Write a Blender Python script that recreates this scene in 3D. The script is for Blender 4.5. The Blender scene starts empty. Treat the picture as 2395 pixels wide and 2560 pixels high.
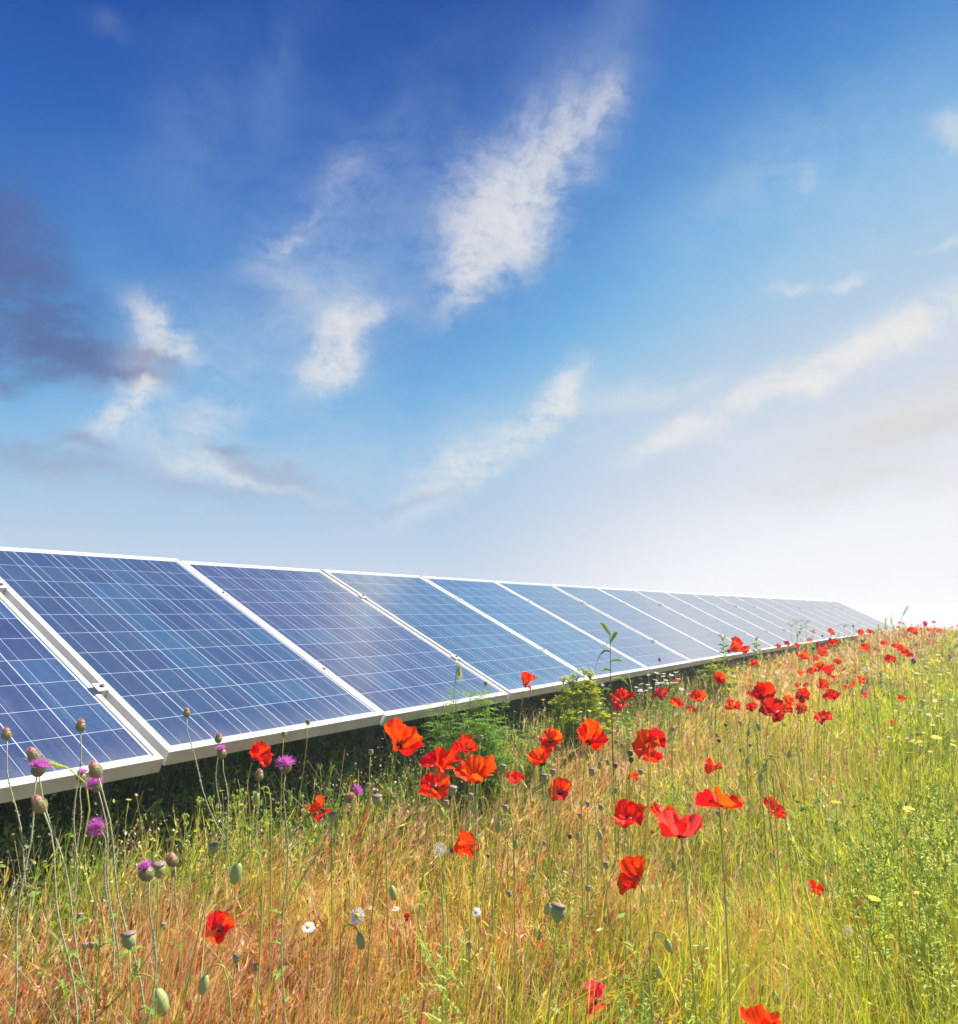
import bpy, math, random
import numpy as np
from mathutils import Vector, Matrix, Quaternion

R = math.radians
scene = bpy.context.scene
col = scene.collection
rng = np.random.default_rng(7)
random.seed(7)

# ------------------------------------------------------------------ camera
CAM = Vector((0, 0, 1.0))
PITCH = R(7.40)
FPX, PW, PH = 1924.0, 2395.0, 2560.0          # focal length and size of the photograph in its pixels
cam_d = bpy.data.cameras.new('camera')
cam = bpy.data.objects.new('camera', cam_d)
col.objects.link(cam)
cam.location = CAM
cam.rotation_euler = (R(90) + PITCH, 0, 0)
cam_d.sensor_fit = 'VERTICAL'
cam_d.sensor_height = 36
cam_d.lens = 36 * FPX / PH
cam_d.clip_start = 0.02
cam_d.clip_end = 3000
cam_d.dof.use_dof = True
cam_d.dof.focus_distance = 2.3
cam_d.dof.aperture_fstop = 9.0
scene.camera = cam


def ray(u, v):
    """direction of a pixel of the photograph, scaled so that 1 = one metre of depth"""
    x, z = (u - PW / 2) / FPX, -(v - PH / 2) / FPX
    return Vector((x, math.cos(PITCH) - z * math.sin(PITCH), math.sin(PITCH) + z * math.cos(PITCH)))


# ------------------------------------------------------------------ world
EXPO = 1.1
scene.view_settings.view_transform = 'Standard'
scene.view_settings.look = 'None'
scene.view_settings.exposure = EXPO
scene.view_settings.gamma = 1
SUN_EL, SUN_AZ = R(50), R(64)                  # azimuth measured clockwise from the view direction


def lin(c):
    return [((x / 255) / 12.92 if x / 255 <= .04045 else ((x / 255 + .055) / 1.055) ** 2.4) for x in c]


def slin(c):
    return [x / 2 ** EXPO for x in lin(c)]


world = bpy.data.worlds.new('World')
scene.world = world
world.use_nodes = True
WN, WL = world.node_tree.nodes, world.node_tree.links
WN.clear()


def wlink(a, sock):
    if isinstance(a, (int, float)):
        sock.default_value = a
    elif isinstance(a, (tuple, list, Vector)):
        sock.default_value = tuple(a)[:3] if len(sock.default_value) == 3 else tuple(a)
    else:
        WL.new(a, sock)


def m(op, a, b=0.0, c=None, clamp=False):
    n = WN.new('ShaderNodeMath'); n.operation = op; n.use_clamp = clamp
    wlink(a, n.inputs[0]); wlink(b, n.inputs[1])
    if c is not None: wlink(c, n.inputs[2])
    return n.outputs[0]


def vm(op, a, b):
    n = WN.new('ShaderNodeVectorMath'); n.operation = op
    wlink(a, n.inputs[0]); wlink(b, n.inputs[1])
    return n.outputs['Value'] if op == 'DOT_PRODUCT' else n.outputs[0]


def vscale(a, s):
    n = WN.new('ShaderNodeVectorMath'); n.operation = 'SCALE'
    wlink(a, n.inputs[0]); wlink(s, n.inputs['Scale'])
    return n.outputs[0]


def noise(vec, scale, detail=5, rough=.55, dist=0.0, out='Fac'):
    n = WN.new('ShaderNodeTexNoise')
    n.inputs['Scale'].default_value = scale; n.inputs['Detail'].default_value = detail
    n.inputs['Roughness'].default_value = rough; n.inputs['Distortion'].default_value = dist
    WL.new(vec, n.inputs['Vector'])
    return n.outputs[out]


def wmix(f, a, b):
    n = WN.new('ShaderNodeMix'); n.data_type = 'RGBA'
    wlink(f, n.inputs['Factor'])
    for s, v in ((n.inputs[6], a), (n.inputs[7], b)):
        if isinstance(v, (list, tuple)): s.default_value = (*v[:3], 1)
        else: WL.new(v, s)
    return n.outputs[2]


def srange(x, a, b, smooth=True):
    n = WN.new('ShaderNodeMapRange'); n.interpolation_type = 'SMOOTHSTEP' if smooth else 'LINEAR'
    wlink(x, n.inputs[0]); n.inputs[1].default_value = a; n.inputs[2].default_value = b
    return n.outputs[0]


tc = WN.new('ShaderNodeTexCoord')
D = tc.outputs['Generated']
sky = WN.new('ShaderNodeTexSky'); sky.sky_type = 'NISHITA'; sky.sun_disc = False
sky.sun_elevation = SUN_EL; sky.sun_rotation = SUN_AZ
sep = WN.new('ShaderNodeSeparateXYZ'); WL.new(D, sep.inputs[0])
zel = sep.outputs[2]
# slow bands of brightness that follow the height above the horizon
bend = noise(D, 1.6, 3, .5)
el = m('ADD', zel, m('MULTIPLY', m('SUBTRACT', bend, .5), .10))
gc = vm('DOT_PRODUCT', D, tuple(ray(2700, 900).normalized()))          # the side of the sky that is washed out
shift = m('MULTIPLY', m('POWER', m('MAXIMUM', m('MULTIPLY', m('SUBTRACT', gc, .74), 4.0), 0.0), 1.25), .26)
glow = m('POWER', m('MAXIMUM', vm('DOT_PRODUCT', D, tuple(ray(2250, 1500).normalized())), 0.0), 7.0)
dkl = m('POWER', m('MAXIMUM', vm('DOT_PRODUCT', D, tuple(ray(-250, 300).normalized())), 0.0), 9.0)
el2 = m('SUBTRACT', m('ADD', el, m('MULTIPLY', dkl, .05)), shift)
ramp = WN.new('ShaderNodeValToRGB'); WL.new(m('ADD', el2, .3), ramp.inputs[0])
cr = ramp.color_ramp
stops = [(0.0, (244, 246, 250)), (.18, (236, 240, 247)), (.29, (214, 223, 236)), (.34, (204, 217, 236)), (.425, (176, 206, 232)), (.49, (146, 196, 232)),
         (.58, (112, 178, 229)), (.68, (80, 148, 213)), (.78, (60, 126, 202)), (.86, (40, 103, 188)), (.95, (26, 84, 170)), (1.0, (22, 75, 160))]
while len(cr.elements) < len(stops): cr.elements.new(.5)
for e, (p, c) in zip(cr.elements, stops):
    e.position = p; e.color = (*slin(c), 1)
base = wmix(.05, ramp.outputs[0], vscale(sky.outputs[0], .012))
base = wmix(m('MULTIPLY', m('MULTIPLY', srange(glow, .35, 1.0), srange(zel, .24, -.02)), .55), base, slin((253, 254, 255)))
# plane of the clouds, seen in perspective
inv = m('DIVIDE', 1.0, m('ADD', m('MAXIMUM', zel, 0.0), .16))
plane = vscale(D, inv)
warp = noise(D, 3.2, 5, .6, out='Color')
Dw = vm('ADD', D, vscale(vm('SUBTRACT', warp, (.5, .5, .5)), .10))
warp2 = noise(D, 12, 6, .66, out='Color')
Dw = vm('ADD', Dw, vscale(vm('SUBTRACT', warp2, (.5, .5, .5)), .055))


def blob(u, v, ang, ln, wd, wt):
    """soft elongated patch of cloud: its middle and its length read off the photograph, turned into directions"""
    c = ray(u, v).normalized()
    a = ray(u + ln * math.cos(R(ang)), v - ln * math.sin(R(ang))).normalized() - c
    right = a.normalized()
    up = c.cross(right).normalized()
    la = a.length; lb = wd / FPX * c.y
    dv = vm('SUBTRACT', Dw, tuple(c))
    x = vm('DOT_PRODUCT', dv, tuple(right / la)); y = vm('DOT_PRODUCT', dv, tuple(up / lb))
    d2 = m('ADD', m('MULTIPLY', x, x), m('MULTIPLY', y, y))
    return m('MULTIPLY', m('EXPONENT', m('MULTIPLY', d2, -1.0)), wt)


def total(lst):
    t = blob(*lst[0])
    for b in lst[1:]: t = m('ADD', t, blob(*b))
    return t


streak = noise(plane, 4.5, 7, .62, .6)
fine = noise(Dw, 11, 9, .68, .5)
fine2 = noise(vm('MULTIPLY', Dw, (1.0, 1.0, 2.4)), 26, 8, .7, .3)
tex = srange(m('ADD', m('MULTIPLY', streak, .34), m('ADD', m('MULTIPLY', fine, .42), m('MULTIPLY', fine2, .30))), .38, .66)


def veil_of(t, floor, gain):
    """cover from 0 to 1 of a thin cloud of optical depth t, broken up by the wisps"""
    d = m('MULTIPLY', t, m('MULTIPLY_ADD', tex, gain, floor))
    return m('SUBTRACT', 1.0, m('EXPONENT', m('MULTIPLY', d, -1.0)))


# broad thin haze
soft = total([(900, 700, 50, 440, 230, .26), (700, 850, 40, 330, 170, .50), (1330, 420, 55, 330, 140, .42), (450, 450, 30, 400, 160, .08), (2250, 560, 30, 560, 170, .55),
              (1700, 1050, 25, 520, 130, .45), (650, 1180, 0, 620, 120, .55), (1950, 420, 30, 420, 160, .45), (520, 250, 40, 260, 120, .10), (1150, 1120, 25, 330, 110, .45), (350, 960, 60, 260, 130, .35), (1560, 80, 70, 120, 70, .12), (900, 440, 60, 220, 90, .14)])
base = wmix(veil_of(soft, .35, .85), base, slin((186, 208, 232)))
purple = total([(690, 180, 70, 200, 60, .40), (700, 330, 60, 120, 50, .4), (560, 740, -10, 150, 40, .5), (1100, 110, 20, 200, 50, .15), (480, 60, 20, 120, 50, .2)])
base = wmix(veil_of(purple, .25, .9), base, slin((98, 138, 198)))
white = total([
    (1345, 440, 62, 140, 80, 2.1), (1260, 570, 55, 120, 105, 2.6), (1215, 650, 40, 110, 50, 2.0), (1160, 735, 38, 80, 28, 1.3), (1440, 340, 45, 120, 60, 1.2), (1510, 270, 62, 55, 32, .9), (1200, 520, 60, 150, 70, .8),
    (850, 870, 60, 90, 42, 2.2), (900, 812, 15, 80, 24, 1.4), (810, 925, 20, 60, 34, 1.8), (745, 760, 130, 150, 60, .35),
    (400, 800, 135, 90, 26, 1.5), (430, 870, 150, 70, 28, 1.6), (350, 950, 65, 110, 44, 1.6), (310, 1020, 35, 110, 34, 1.1), (500, 1060, 20, 110, 50, .7), (540, 1160, -10, 120, 40, 1.3), (690, 1215, -12, 140, 14, .8), (620, 1195, 0, 150, 36, .5),
    (1410, 990, 62, 70, 40, 2.0), (1330, 1060, 35, 120, 40, 1.3), (1180, 1130, 32, 150, 45, .8), (1080, 1190, 35, 100, 35, .5),
    (2560, 640, 32, 160, 40, 1.8), (2400, 735, 32, 180, 36, 2.0), (2130, 890, 30, 200, 34, 1.9), (1900, 990, 27, 190, 34, 1.4), (1700, 1090, 27, 170, 34, .8), (2250, 850, 30, 300, 80, .55), (1600, 990, 8, 260, 40, .45),
    (2100, 692, 18, 45, 16, 1.2), (1975, 711, 5, 45, 13, 1.0), (2350, 604, 12, 60, 12, .8), (2370, 320, 15, 60, 50, .9),
    (1975, 435, 25, 40, 26, .5), (765, 590, 48, 90, 26, .6), (690, 650, 30, 60, 20, .4), (870, 450, 30, 80, 40, .25), (280, 65, -20, 60, 30, .15),
    (1850, 1100, 2, 420, 60, .35), (2330, 1040, 25, 150, 50, .6)])
lit = m('MULTIPLY', veil_of(white, .06, .92), .90)
cwhite = wmix(srange(zel, .10, .5), slin((250, 244, 234)), slin((232, 230, 230)))
base = wmix(lit, base, cwhite)
dark = total([
    (20, 570, 90, 150, 100, 1.9), (120, 680, -50, 150, 70, 1.6), (40, 800, -10, 170, 90, 2.2), (200, 870, -15, 130, 50, 2.2), (330, 925, -14, 90, 18, 1.4), (100, 925, 5, 150, 22, 1.0), (0, 955, 5, 60, 22, 1.4), (400, 910, -20, 50, 20, .8),
    (215, 1100, -22, 65, 16, 1.3), (600, 1120, 0, 60, 14, 1.0), (690, 1180, -20, 110, 26, 1.5), (560, 1235, -3, 190, 26, 1.1), (130, 1160, -5, 260, 40, 1.2), (60, 1110, 10, 90, 14, .6), (1010, 1230, 12, 120, 12, .7),
    (2290, 1100, 14, 220, 55, 1.8), (2150, 1230, 5, 320, 40, .9), (2380, 980, 20, 90, 40, .7)])
cdark = wmix(srange(zel, .10, .30), slin((164, 180, 208)), slin((86, 98, 150)))
cdark = wmix(srange(gc, .85, .97), cdark, slin((214, 213, 212)))
base = wmix(m('MULTIPLY', veil_of(dark, .10, 1.25), .85), base, cdark)
bg = WN.new('ShaderNodeBackground'); WL.new(base, bg.inputs[0]); bg.inputs[1].default_value = 1.0
wo = WN.new('ShaderNodeOutputWorld'); WL.new(bg.outputs[0], wo.inputs[0])
world.cycles.sampling_method = 'MANUAL'; world.cycles.sample_map_resolution = 512

# ------------------------------------------------------------------ sun
sd = bpy.data.lights.new('sun', 'SUN'); sd.energy = 5.0; sd.angle = R(.5); sd.color = (1, .94, .83)
sun = bpy.data.objects.new('sun', sd); col.objects.link(sun)
sv = Vector((math.sin(SUN_AZ) * math.cos(SUN_EL), math.cos(SUN_AZ) * math.cos(SUN_EL), math.sin(SUN_EL)))
sun.rotation_euler = sv.to_track_quat('Z', 'Y').to_euler()
cy = scene.cycles
cy.max_bounces = 6; cy.diffuse_bounces = 3; cy.glossy_bounces = 3; cy.transmission_bounces = 5; cy.transparent_max_bounces = 6
cy.sample_clamp_indirect = 6

# ------------------------------------------------------------------ helpers


def tag(o, label=None, cat=None, group=None, kind=None):
    if label: o['label'] = label
    if cat: o['category'] = cat
    if group: o['group'] = group
    if kind: o['kind'] = kind
    return o


def empty(name, loc, rot=(0, 0, 0)):
    o = bpy.data.objects.new(name, None); col.objects.link(o)
    o.empty_display_size = .05; o.location = loc; o.rotation_euler = rot
    return o


class MB:
    """collects vertices and faces, then becomes ONE mesh"""

    def __init__(s): s.v = []; s.f = []

    def add(s, vs, fs):
        n = len(s.v); s.v += [tuple(x) for x in vs]; s.f += [tuple(i + n for i in f) for f in fs]
        return s

    def box(s, a, b, bev=0.0):
        (x0, y0, z0), (x1, y1, z1) = a, b
        if bev <= 0:
            s.add([(x0, y0, z0), (x1, y0, z0), (x1, y1, z0), (x0, y1, z0), (x0, y0, z1), (x1, y0, z1), (x1, y1, z1), (x0, y1, z1)],
                  [(0, 3, 2, 1), (4, 5, 6, 7), (0, 1, 5, 4), (1, 2, 6, 5), (2, 3, 7, 6), (3, 0, 4, 7)])
            return s
        e = bev
        vs = [(x0, y0, z0), (x1, y0, z0), (x1, y1, z0), (x0, y1, z0), (x0, y0, z1 - e), (x1, y0, z1 - e), (x1, y1, z1 - e), (x0, y1, z1 - e),
              (x0 + e, y0 + e, z1), (x1 - e, y0 + e, z1), (x1 - e, y1 - e, z1), (x0 + e, y1 - e, z1)]
        s.add(vs, [(0, 3, 2, 1), (0, 1, 5, 4), (1, 2, 6, 5), (2, 3, 7, 6), (3, 0, 4, 7), (4, 5, 9, 8), (5, 6, 10, 9), (6, 7, 11, 10), (7, 4, 8, 11), (8, 9, 10, 11)])
        return s

    def tube(s, pts, rad, sides=5, cap=True):
        pts = [Vector(p) for p in pts]; n = len(pts)
        if isinstance(rad, (int, float)): rad = [rad] * n
        rings = []; ref = Vector((.37, .93, .1))
        for i, p in enumerate(pts):
            t = (pts[min(i + 1, n - 1)] - pts[max(i - 1, 0)]).normalized()
            a = t.cross(ref).normalized(); b = t.cross(a)
            rings.append([p + (a * math.cos(k * 2 * math.pi / sides) + b * math.sin(k * 2 * math.pi / sides)) * rad[i] for k in range(sides)])
        vs = [q for r_ in rings for q in r_]; fs = []
        for i in range(n - 1):
            for k in range(sides):
                k2 = (k + 1) % sides
                fs.append((i * sides + k, i * sides + k2, (i + 1) * sides + k2, (i + 1) * sides + k))
        if cap: fs.append(tuple(range(sides))[::-1]); fs.append(tuple((n - 1) * sides + k for k in range(sides)))
        return s.add(vs, fs)

    def lathe(s, prof, sides=12, origin=(0, 0, 0), axis=None, rib=0.0, nr=0):
        q = Vector((0, 0, 1)).rotation_difference(Vector(axis)) if axis is not None else Quaternion()
        o = Vector(origin); vs = []; fs = []
        for (r_, z) in prof:
            for k in range(sides):
                a = k * 2 * math.pi / sides
                rr = r_ * (1 + rib * math.cos(nr * a))
                vs.append(o + q @ Vector((rr * math.cos(a), rr * math.sin(a), z)))
        for i in range(len(prof) - 1):
            for k in range(sides):
                k2 = (k + 1) % sides
                fs.append((i * sides + k, i * sides + k2, (i + 1) * sides + k2, (i + 1) * sides + k))
        fs.append(tuple(range(sides))[::-1]); fs.append(tuple((len(prof) - 1) * sides + k for k in range(sides)))
        return s.add(vs, fs)

    def leaf(s, p, d, up, ln, wd, droop=.3, nseg=4, fold=.2, teeth=0.0):
        """pointed leaf, folded along its midrib"""
        p, d, up = Vector(p), Vector(d).normalized(), Vector(up)
        side = d.cross(up)
        if side.length < 1e-4: side = d.cross(Vector((1, .3, .2)))
        side.normalize(); nrm = side.cross(d)
        vs = []; fs = []
        for i in range(nseg + 1):
            t = i / nseg
            w = wd * .5 * (math.sin(math.pi * min(1, t * .93 + .07)) ** .8) * (1 + (teeth if i % 2 else -teeth))
            c = p + d * ln * (t - droop * .35 * t * t) + Vector((0, 0, -1)) * droop * ln * t * t
            if i == nseg: w = .0004
            vs += [c - side * w + nrm * w * fold * 2, c, c + side * w + nrm * w * fold * 2]
        for i in range(nseg):
            a = i * 3
            fs += [(a, a + 1, a + 4, a + 3), (a + 1, a + 2, a + 5, a + 4)]
        return s.add(vs, fs)

    def mesh(s, name, mat, smooth=True):
        me = bpy.data.meshes.new(name); me.from_pydata(s.v, [], s.f); me.update()
        if smooth: me.polygons.foreach_set('use_smooth', [True] * len(me.polygons))
        for mt in (mat if isinstance(mat, (list, tuple)) else [mat]): me.materials.append(mt)
        return me

    def build(s, name, mat, parent=None, smooth=True):
        return link(name, s.mesh(name, mat, smooth), parent)


def link(name, me, parent=None, mat4=None):
    o = bpy.data.objects.new(name, me); col.objects.link(o)
    if parent: o.parent = parent
    if mat4 is not None: o.matrix_local = mat4
    return o


def nmesh(name, V, F4, C, mat, smooth=False):
    """big mesh straight from arrays (quads), with one colour per vertex"""
    me = bpy.data.meshes.new(name)
    me.vertices.add(len(V)); me.vertices.foreach_set('co', np.ascontiguousarray(V, np.float32).ravel())
    nf = len(F4)
    me.loops.add(nf * 4); me.loops.foreach_set('vertex_index', np.ascontiguousarray(F4, np.int32).ravel())
    me.polygons.add(nf); me.polygons.foreach_set('loop_start', np.arange(0, nf * 4, 4, dtype=np.int32))
    try: me.polygons.foreach_set('loop_total', np.full(nf, 4, np.int32))
    except Exception: pass
    me.update(calc_edges=True)
    if C is not None:
        at = me.color_attributes.new('Col', 'FLOAT_COLOR', 'POINT')
        c4 = np.ones((len(V), 4), np.float32); c4[:, :3] = C
        at.data.foreach_set('color', c4.ravel())
    me.materials.append(mat)
    if smooth: me.polygons.foreach_set('use_smooth', np.ones(nf, bool))
    return me


# ------------------------------------------------------------------ materials
def mat_new(name):
    mt = bpy.data.materials.new(name); mt.use_nodes = True
    nt = mt.node_tree; nt.nodes.clear()
    out = nt.nodes.new('ShaderNodeOutputMaterial')
    return mt, nt, nt.nodes, nt.links, out


def leafy(name, rgb, trans=.4, rough=.5, spec=.3, attr=False, var=.15, nscale=60, tint=(1.0, 1.0, .6), objvar=0.0, rgb2=None):
    """thin living tissue: diffuse on both sides, light shining through, a little gloss"""
    mt, nt, N, L, out = mat_new(name)
    if attr:
        c = N.new('ShaderNodeVertexColor'); c.layer_name = 'Col'; cs = c.outputs[0]
    else:
        t = N.new('ShaderNodeTexCoord'); nz = N.new('ShaderNodeTexNoise'); nz.inputs['Scale'].default_value = nscale
        nz.inputs['Detail'].default_value = 4
        L.new(t.outputs['Object'], nz.inputs['Vector'])
        rp = N.new('ShaderNodeValToRGB'); L.new(nz.outputs[0], rp.inputs[0])
        rp.color_ramp.elements[0].position = .3; rp.color_ramp.elements[1].position = .7
        rp.color_ramp.elements[0].color = (*[x * (1 - var) for x in rgb], 1)
        rp.color_ramp.elements[1].color = (*(rgb2 or [min(1, x * (1 + var)) for x in rgb]), 1)
        cs = rp.outputs[0]
        if objvar:
            oi = N.new('ShaderNodeObjectInfo'); hs = N.new('ShaderNodeHueSaturation')
            mr = N.new('ShaderNodeMapRange'); L.new(oi.outputs['Random'], mr.inputs[0])
            mr.inputs[3].default_value = .5 - objvar; mr.inputs[4].default_value = .5 + objvar
            L.new(mr.outputs[0], hs.inputs['Hue']); L.new(cs, hs.inputs['Color']); cs = hs.outputs[0]
    p = N.new('ShaderNodeBsdfPrincipled'); L.new(cs, p.inputs['Base Color']); p.inputs['Roughness'].default_value = rough
    p.inputs['Specular IOR Level'].default_value = spec
    tr = N.new('ShaderNodeBsdfTranslucent')
    mx = N.new('ShaderNodeMix'); mx.data_type = 'RGBA'; mx.blend_type = 'MULTIPLY'; mx.inputs['Factor'].default_value = 1
    L.new(cs, mx.inputs[6]); mx.inputs[7].default_value = (*tint, 1); L.new(mx.outputs[2], tr.inputs[0])
    ms = N.new('ShaderNodeMixShader'); ms.inputs[0].default_value = trans
    L.new(p.outputs[0], ms.inputs[1]); L.new(tr.outputs[0], ms.inputs[2]); L.new(ms.outputs[0], out.inputs[0])
    return mt


def solid(name, rgb, rough=.5, metal=0.0, var=.12, nscale=25, bump=0.0, spec=.5):
    mt, nt, N, L, out = mat_new(name)
    t = N.new('ShaderNodeTexCoord'); nz = N.new('ShaderNodeTexNoise'); nz.inputs['Scale'].default_value = nscale; nz.inputs['Detail'].default_value = 5
    L.new(t.outputs['Object'], nz.inputs['Vector'])
    rp = N.new('ShaderNodeValToRGB'); L.new(nz.outputs[0], rp.inputs[0])
    rp.color_ramp.elements[0].position = .3; rp.color_ramp.elements[1].position = .7
    rp.color_ramp.elements[0].color = (*[x * (1 - var) for x in rgb], 1); rp.color_ramp.elements[1].color = (*[min(1, x * (1 + var)) for x in rgb], 1)
    p = N.new('ShaderNodeBsdfPrincipled'); L.new(rp.outputs[0], p.inputs['Base Color'])
    p.inputs['Roughness'].default_value = rough; p.inputs['Metallic'].default_value = metal; p.inputs['Specular IOR Level'].default_value = spec
    if bump:
        b = N.new('ShaderNodeBump'); b.inputs['Strength'].default_value = bump; b.inputs['Distance'].default_value = .002
        L.new(nz.outputs[0], b.inputs['Height']); L.new(b.outputs[0], p.inputs['Normal'])
    L.new(p.outputs[0], out.inputs[0])
    return mt


M = {}
M['grass'] = leafy('grass_blades', (1, 1, 1), trans=.42, attr=True, rough=.45, spec=.35, tint=(1.15, 1.1, .55))
M['dry'] = leafy('dry_blades', (1, 1, 1), trans=.38, attr=True, rough=.5, spec=.3, tint=(1.15, 1.0, .75))
M['stem'] = leafy('poppy_stem', (.44, .50, .12), trans=.35, rough=.5, objvar=.015)
M['pod'] = leafy('poppy_pod', (.32, .38, .18), trans=.15, rough=.5, nscale=120)
M['podtop'] = leafy('pod_cap', (.30, .20, .17), trans=.1)
M['drypod'] = leafy('dry_pod', (.12, .09, .06), trans=.05)
M['bud'] = leafy('poppy_bud', (.42, .48, .20), trans=.25, nscale=120)
M['stamen'] = solid('stamen', (.012, .008, .014), rough=.7)
M['thstem'] = leafy('thistle_stem', (.44, .45, .26), trans=.15)
M['bract'] = leafy('thistle_bract', (.33, .31, .15), trans=.15, nscale=200, var=.35)
M['purple'] = leafy('thistle_floret', (.70, .16, .60), trans=.45, tint=(1, .8, 1), nscale=200, rgb2=(.85, .32, .78))
M['pinkdry'] = leafy('thistle_dry_floret', (.66, .32, .27), trans=.3, tint=(1, .8, .7), nscale=200, rgb2=(.74, .46, .34))
M['white_petal'] = leafy('white_ray', (.80, .80, .76), trans=.3, tint=(1, 1, 1), var=.04)
M['yellow'] = leafy('yellow_ray', (.85, .68, .02), trans=.35, tint=(1, .95, .5), var=.1, objvar=.01)
M['disc'] = solid('daisy_disc', (.75, .45, .02), rough=.8)
M['leaf_dark'] = leafy('feathery_leaf', (.20, .37, .06), trans=.5, rgb2=(.36, .56, .10))
M['leaf_mid'] = leafy('weed_leaf', (.26, .42, .07), trans=.5, rgb2=(.40, .56, .10))
M['leaf_pale'] = leafy('pale_leaf', (.50, .60, .10), trans=.5, rgb2=(.64, .72, .20), objvar=.015)
M['leaf_yell'] = leafy('spurge_leaf', (.52, .60, .04), trans=.5, rgb2=(.80, .80, .08))
M['brown_stem'] = leafy('brown_stem', (.16, .12, .05), trans=.05)
M['fluff'] = leafy('seed_fluff', (.75, .73, .66), trans=.5, tint=(1, 1, 1), var=.03)
M['alu'] = solid('anodised_frame', (.60, .59, .56), rough=.5, metal=.05, var=.12, nscale=9)
M['steel'] = solid('galvanised_steel', (.16, .16, .17), rough=.6, metal=.6, var=.15, nscale=12)
M['back'] = solid('backsheet', (.7, .7, .7), rough=.6, var=.03)


def petal_material(name, rgb, rgb2, tint):
    mt, nt, N, L, out = mat_new(name)
    at = N.new('ShaderNodeVertexColor'); at.layer_name = 'Col'        # r: distance from the heart of the flower, g: across the petal
    sp = N.new('ShaderNodeSeparateColor'); L.new(at.outputs[0], sp.inputs[0])
    cb = N.new('ShaderNodeCombineXYZ')
    mu = N.new('ShaderNodeMath'); mu.operation = 'MULTIPLY'; mu.inputs[1].default_value = 14; L.new(sp.outputs[1], mu.inputs[0])
    L.new(mu.outputs[0], cb.inputs[0]); L.new(sp.outputs[0], cb.inputs[1])
    nz = N.new('ShaderNodeTexNoise'); nz.inputs['Scale'].default_value = 2.2; nz.inputs['Detail'].default_value = 6; nz.inputs['Roughness'].default_value = .65
    L.new(cb.outputs[0], nz.inputs['Vector'])
    rp = N.new('ShaderNodeValToRGB'); L.new(nz.outputs[0], rp.inputs[0])
    rp.color_ramp.elements[0].position = .32; rp.color_ramp.elements[1].position = .68
    rp.color_ramp.elements[0].color = (*rgb, 1); rp.color_ramp.elements[1].color = (*rgb2, 1)
    oi = N.new('ShaderNodeObjectInfo'); hs = N.new('ShaderNodeHueSaturation'); mr = N.new('ShaderNodeMapRange')
    L.new(oi.outputs['Random'], mr.inputs[0]); mr.inputs[3].default_value = .490; mr.inputs[4].default_value = .509
    L.new(mr.outputs[0], hs.inputs['Hue']); L.new(rp.outputs[0], hs.inputs['Color'])
    # black blotch at the base of each petal
    ad = N.new('ShaderNodeMath'); ad.operation = 'MULTIPLY_ADD'; L.new(nz.outputs[0], ad.inputs[0]); ad.inputs[1].default_value = .16; L.new(sp.outputs[0], ad.inputs[2])
    bl = N.new('ShaderNodeMapRange'); bl.interpolation_type = 'SMOOTHSTEP'; L.new(ad.outputs[0], bl.inputs[0]); bl.inputs[1].default_value = .20; bl.inputs[2].default_value = .30
    mx = N.new('ShaderNodeMix'); mx.data_type = 'RGBA'; L.new(bl.outputs[0], mx.inputs['Factor']); mx.inputs[6].default_value = (.02, .004, .01, 1); L.new(hs.outputs[0], mx.inputs[7])
    p = N.new('ShaderNodeBsdfPrincipled'); L.new(mx.outputs[2], p.inputs['Base Color']); p.inputs['Roughness'].default_value = .38
    p.inputs['Specular IOR Level'].default_value = .16
    bp = N.new('ShaderNodeBump'); bp.inputs['Strength'].default_value = .5; bp.inputs['Distance'].default_value = .0012; L.new(nz.outputs[0], bp.inputs['Height']); L.new(bp.outputs[0], p.inputs['Normal'])
    tr = N.new('ShaderNodeBsdfTranslucent'); mt2 = N.new('ShaderNodeMix'); mt2.data_type = 'RGBA'; mt2.blend_type = 'MULTIPLY'; mt2.inputs['Factor'].default_value = 1
    L.new(mx.outputs[2], mt2.inputs[6]); mt2.inputs[7].default_value = (*tint, 1); L.new(mt2.outputs[2], tr.inputs[0])
    ms = N.new('ShaderNodeMixShader'); ms.inputs[0].default_value = .56
    L.new(p.outputs[0], ms.inputs[1]); L.new(tr.outputs[0], ms.inputs[2]); L.new(ms.outputs[0], out.inputs[0])
    return mt


M['petal'] = petal_material('poppy_petal', (.90, .020, .006), (1.0, .066, .008), (1.0, 1.5, .6))
M['petal_dark'] = petal_material('poppy_petal_crimson', (.55, .012, .012), (.72, .03, .02), (1.0, .8, .6))
M['petal_pink'] = petal_material('poppy_petal_scarlet', (.90, .03, .035), (1.0, .12, .11), (1.0, .8, .8))

# ------------------------------------------------------------------ terrain
AZ, TILT = 0.557752, 0.464888
OR = Vector((-0.9165, 2.3200, 1.0 - .4131))                 # lower corner of the divider between the two nearest panels
ROW = Vector((math.sin(AZ), math.cos(AZ), 0))
UPS = Vector((-math.cos(AZ) * math.cos(TILT), math.sin(AZ) * math.cos(TILT), math.sin(TILT)))
NRM = ROW.cross(UPS); NRM = NRM if NRM.z > 0 else -NRM
NH = Vector((math.cos(AZ), -math.sin(AZ), 0))


def sstep(x, a, b):
    t = np.clip((x - a) / (b - a), 0, 1); return t * t * (3 - 2 * t)


def qs(x, y):
    """distance in front of the panels' lower edge, distance along the row"""
    dx, dy = x - OR.x, y - OR.y
    s = dx * ROW.x + dy * ROW.y
    return dx * NH.x + dy * NH.y - .00193 * np.clip(s, 0, 22) ** 2, s


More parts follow.
